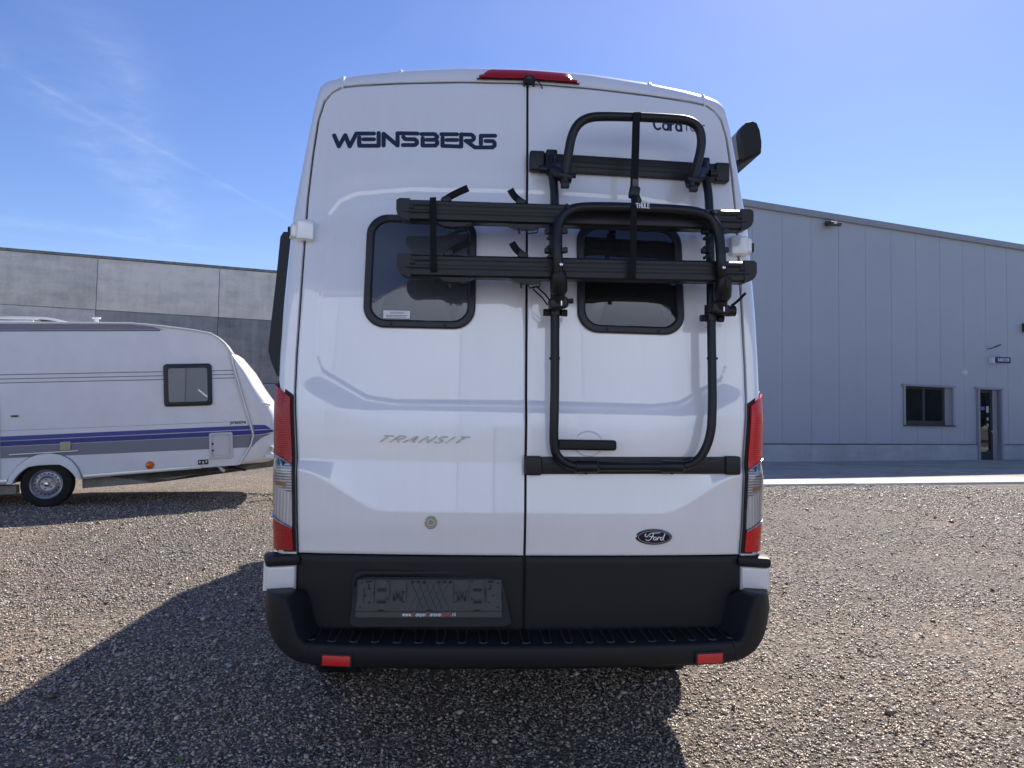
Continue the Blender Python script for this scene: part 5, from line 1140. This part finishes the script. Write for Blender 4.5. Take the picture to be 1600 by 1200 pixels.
# ------------------------------------------------------------------ loose gravel (stuff) and weeds
def stone_mat():
    G = mat('stone', (0.14, 0.13, 0.12), 0.42, spec=0.9); nt = G.node_tree; b = nt.nodes['Principled BSDF']
    at_ = nt.nodes.new('ShaderNodeAttribute'); at_.attribute_name = 'tone'; t = nt.nodes.new('ShaderNodeTexCoord')
    rp_ = nt.nodes.new('ShaderNodeValToRGB'); e = rp_.color_ramp.elements
    e[0].position = 0; e[0].color = (0.05, 0.044, 0.04, 1); e[1].position = 1; e[1].color = (0.80, 0.75, 0.66, 1)
    for p, c_ in ((.22, (.17, .145, .12, 1)), (.5, (.44, .37, .295, 1)), (.66, (.58, .46, .345, 1)), (.78, (.55, .51, .45, 1)), (.90, (.70, .64, .55, 1))): q = e.new(p); q.color = c_
    nt.links.new(at_.outputs['Fac'], rp_.inputs[0])
    ln = nt.nodes.new('ShaderNodeTexNoise'); ln.inputs['Scale'].default_value = .5; ln.inputs['Detail'].default_value = 5; nt.links.new(t.outputs['Object'], ln.inputs['Vector'])
    lr = nt.nodes.new('ShaderNodeValToRGB'); lr.color_ramp.elements[0].color = (1.02, .88, .75, 1); lr.color_ramp.elements[1].color = (.80, .80, .80, 1); lr.color_ramp.elements[0].position = .38; lr.color_ramp.elements[1].position = .6; nt.links.new(ln.outputs['Fac'], lr.inputs[0])
    n_ = nt.nodes.new('ShaderNodeTexNoise'); n_.inputs['Scale'].default_value = 140; nt.links.new(t.outputs['Object'], n_.inputs['Vector'])
    mr = nt.nodes.new('ShaderNodeMapRange'); mr.inputs[3].default_value = .55; mr.inputs[4].default_value = 1.25; nt.links.new(n_.outputs['Fac'], mr.inputs[0])
    m1 = nt.nodes.new('ShaderNodeVectorMath'); m1.operation = 'MULTIPLY'; nt.links.new(rp_.outputs[0], m1.inputs[0]); nt.links.new(lr.outputs[0], m1.inputs[1])
    m2 = nt.nodes.new('ShaderNodeVectorMath'); m2.operation = 'SCALE'; nt.links.new(m1.outputs[0], m2.inputs[0]); nt.links.new(mr.outputs[0], m2.inputs['Scale']); nt.links.new(m2.outputs[0], b.inputs['Base Color'])
    return G
M['stone'] = stone_mat()
N = 430000
rr = 1.7 + (19.0 - 1.7) * rng.random(N); th = np.radians(-47 + 94 * rng.random(N))
X, Y = rr * np.sin(th), rr * np.cos(th)
keep = ((X - K0.x) * kn.x + (Y - K0.y) * kn.y) < -.02
for (px, py, rx, ry) in ((1400, 868, 1.5, .55), (1560, 905, 1.2, .5), (1250, 800, 1.3, .7), (1330, 820, 1.5, .7), (30, 850, .9, .6), (1480, 1010, .5, .25), (150, 980, .5, .3), (1250, 1000, .4, .3)):
    d = pix_dir(px, py); t = -CAM_H / d.z; e_ = ((X - d.x * t) / rx) ** 2 + ((Y - d.y * t) / (ry * 1.6)) ** 2
    keep &= rng.random(N) > .75 * np.exp(-e_)
keep &= rng.random(N) > .45 * (np.sin(X * 2.1 + 1.3 * np.sin(Y * 1.7)) * np.sin(Y * 1.3 + X * .6) > .3)
X, Y, rr = X[keep], Y[keep], rr[keep]
if len(X) > 300000: X, Y, rr = X[:300000], Y[:300000], rr[:300000]
n = len(X)
size = (.0030 + .0052 * rng.random(n) ** 2.4) * (1 + .085 * rr)
big = rng.random(n) < .012; size[big] *= rng.uniform(1.5, 2.4, big.sum())
tone = rng.random(n); clod = rng.random(n) < .0012; size[clod] *= rng.uniform(2.0, 3.4, clod.sum()); tone[clod] *= .12
base = np.array([(1, 0, 0), (0, 1, 0), (-1, 0, 0), (0, -1, 0), (.1, .1, 1), (0, 0, -1)], float) + 0.0
tri = np.array([(0, 1, 4), (1, 2, 4), (2, 3, 4), (3, 0, 4), (1, 0, 5), (2, 1, 5), (3, 2, 5), (0, 3, 5)])
nv = len(base)
P = (base[None] * rng.uniform(.75, 1.25, (n, nv, 1)) + rng.normal(0, .22, (n, nv, 3))) * np.stack([rng.uniform(.95, 1.35, n), rng.uniform(.75, 1.0, n), rng.uniform(.42, .75, n)], 1)[:, None]
a1r, a2r, a3r = rng.normal(0, .35, n), rng.normal(0, .35, n), rng.random(n) * 6.283
def rotm(P, a, i, j):
    c_, s_ = np.cos(a)[:, None], np.sin(a)[:, None]; u, v = P[..., i].copy(), P[..., j].copy(); P[..., i] = c_ * u - s_ * v; P[..., j] = s_ * u + c_ * v
rotm(P, a1r, 1, 2); rotm(P, a2r, 0, 2); rotm(P, a3r, 0, 1)
P *= size[:, None, None]; P += np.stack([X, Y, size * .40], 1)[:, None]
F = (tri[None] + (np.arange(n) * nv)[:, None, None]).reshape(-1, 3)
me = bpy.data.meshes.new('gravel_stones'); me.vertices.add(n * nv); me.vertices.foreach_set('co', P.astype(np.float32).ravel())
me.loops.add(F.size); me.loops.foreach_set('vertex_index', F.astype(np.int32).ravel())
me.polygons.add(len(F)); me.polygons.foreach_set('loop_start', np.arange(0, F.size, 3, dtype=np.int32))
me.update(calc_edges=True)
at_ = me.attributes.new('tone', 'FLOAT', 'POINT'); at_.data.foreach_set('value', np.repeat(tone, nv).astype(np.float32))
me.materials.append(M['stone'])
gs = link(bpy.data.objects.new('gravel_stones', me)); tag(gs, 'loose grey and brown gravel stones covering the yard', 'gravel', kind='stuff')
def weed(x, y, s_, nl, label):
    w = tag(empty('weed', (x, y, 0), random.uniform(0, 6)), label, 'weed')
    for k in range(nl):
        a = random.uniform(0, 6.283); L = s_ * random.uniform(.6, 1.2); h = s_ * random.uniform(.3, .9); d = Vector((math.cos(a), math.sin(a), 0)); q = Vector((-d.y, d.x, 0)) * s_ * .13; o = d * random.uniform(0, s_ * .5)
        MB().add([o - q * .3, o + q * .3, o + d * L * .5 + q + Vector((0, 0, h)), o + d * L * .5 - q + Vector((0, 0, h)), o + d * L + Vector((0, 0, h * .8))], [(0, 1, 2, 3), (3, 2, 4)]).build('leaf', 'leaf', w, smooth=False, recalc=False)
def gpt(px, py): d = pix_dir(px, py); t = -CAM_H / d.z; return d.x * t, d.y * t
weed(*gpt(1297, 963), .035, 6, 'tiny yellow green weed on the sunlit gravel')
weed(*gpt(278, 1192), .03, 8, 'small weed in the van shadow at the bottom edge')

# ------------------------------------------------------------------ unseen pale hall added behind the viewer to bounce light and mirror in paint
ph_ = tag(empty('bounce_hall', (0, -13.0, 0)), 'unseen pale hall added behind the viewer to bounce light onto the van', 'building')
M['pale'] = mat('bounce_cladding', (0.57, 0.67, 0.83), 0.5, var=.05, vscale=.4)  # blue tint chosen for the light it bounces
M['roller'] = mat('grey_roller_door', (0.44, 0.52, 0.64), 0.5, var=.1)
pm = MB().box((0, 0, 0), (4.97, .2, 8.2), .01).build('wall_panel', 'pale', ph_); pm.location = (-37.5, 0, 4.9)
for k in range(1, 16):
    o = link(bpy.data.objects.new('wall_panel', pm.data), ph_); o.location = (-37.5 + 5 * k, 0, 4.9)
MB().box((0, .02, .4), (80, .16, .8)).build('plinth', 'plinth', ph_, smooth=False)
MB().box((0, -.1, 9.06), (80.2, .5, .14)).build('roof_edge', 'flash', ph_, smooth=False)
MB().box((0, -6.2, 4.4), (79.6, 12, 8.8)).build('inner_wall', 'room', ph_, smooth=False)
for x in (-26, -11.5, 3.4, 17.8): MB().box((x, .14, 2.1), (4.0, .12, 4.2), .01).build('roller_door', 'roller', ph_)  # doors added to give the mirrored wall some structure

# unseen trees added on the right to darken reflections in the office panes
wd = MB(); rw = random.Random(5)
for k in range(20):
    x, y = rw.uniform(56, 64), -34 + 3.4 * k + rw.uniform(-1, 1); h = rw.uniform(6.5, 9.5); r_ = rw.uniform(2.2, 3.2)
    bm = bmesh.new(); bmesh.ops.create_icosphere(bm, subdivisions=3, radius=1.0)
    for v in bm.verts: v.co *= 1 + .28 * math.sin(v.co.x * 5 + k) * math.sin(v.co.y * 6 + 2 * k) * math.cos(v.co.z * 5 + k) + rw.uniform(-.10, .12)
    bm.verts.index_update(); wd.add([(x + v.co.x * r_, y + v.co.y * r_, h * .54 + v.co.z * h * .48) for v in bm.verts], [[v.index for v in f.verts] for f in bm.faces]); bm.free()
    wd.tube([(x, y, 0), (x, y, h * .4)], .22, 8)
tag(wd.build('wood', mat('added_foliage', (0.055, 0.07, 0.035), 0.8, var=.5, vscale=2.0), recalc=False), 'unseen row of green trees added on the right for the office pane reflections', 'wood', kind='stuff')
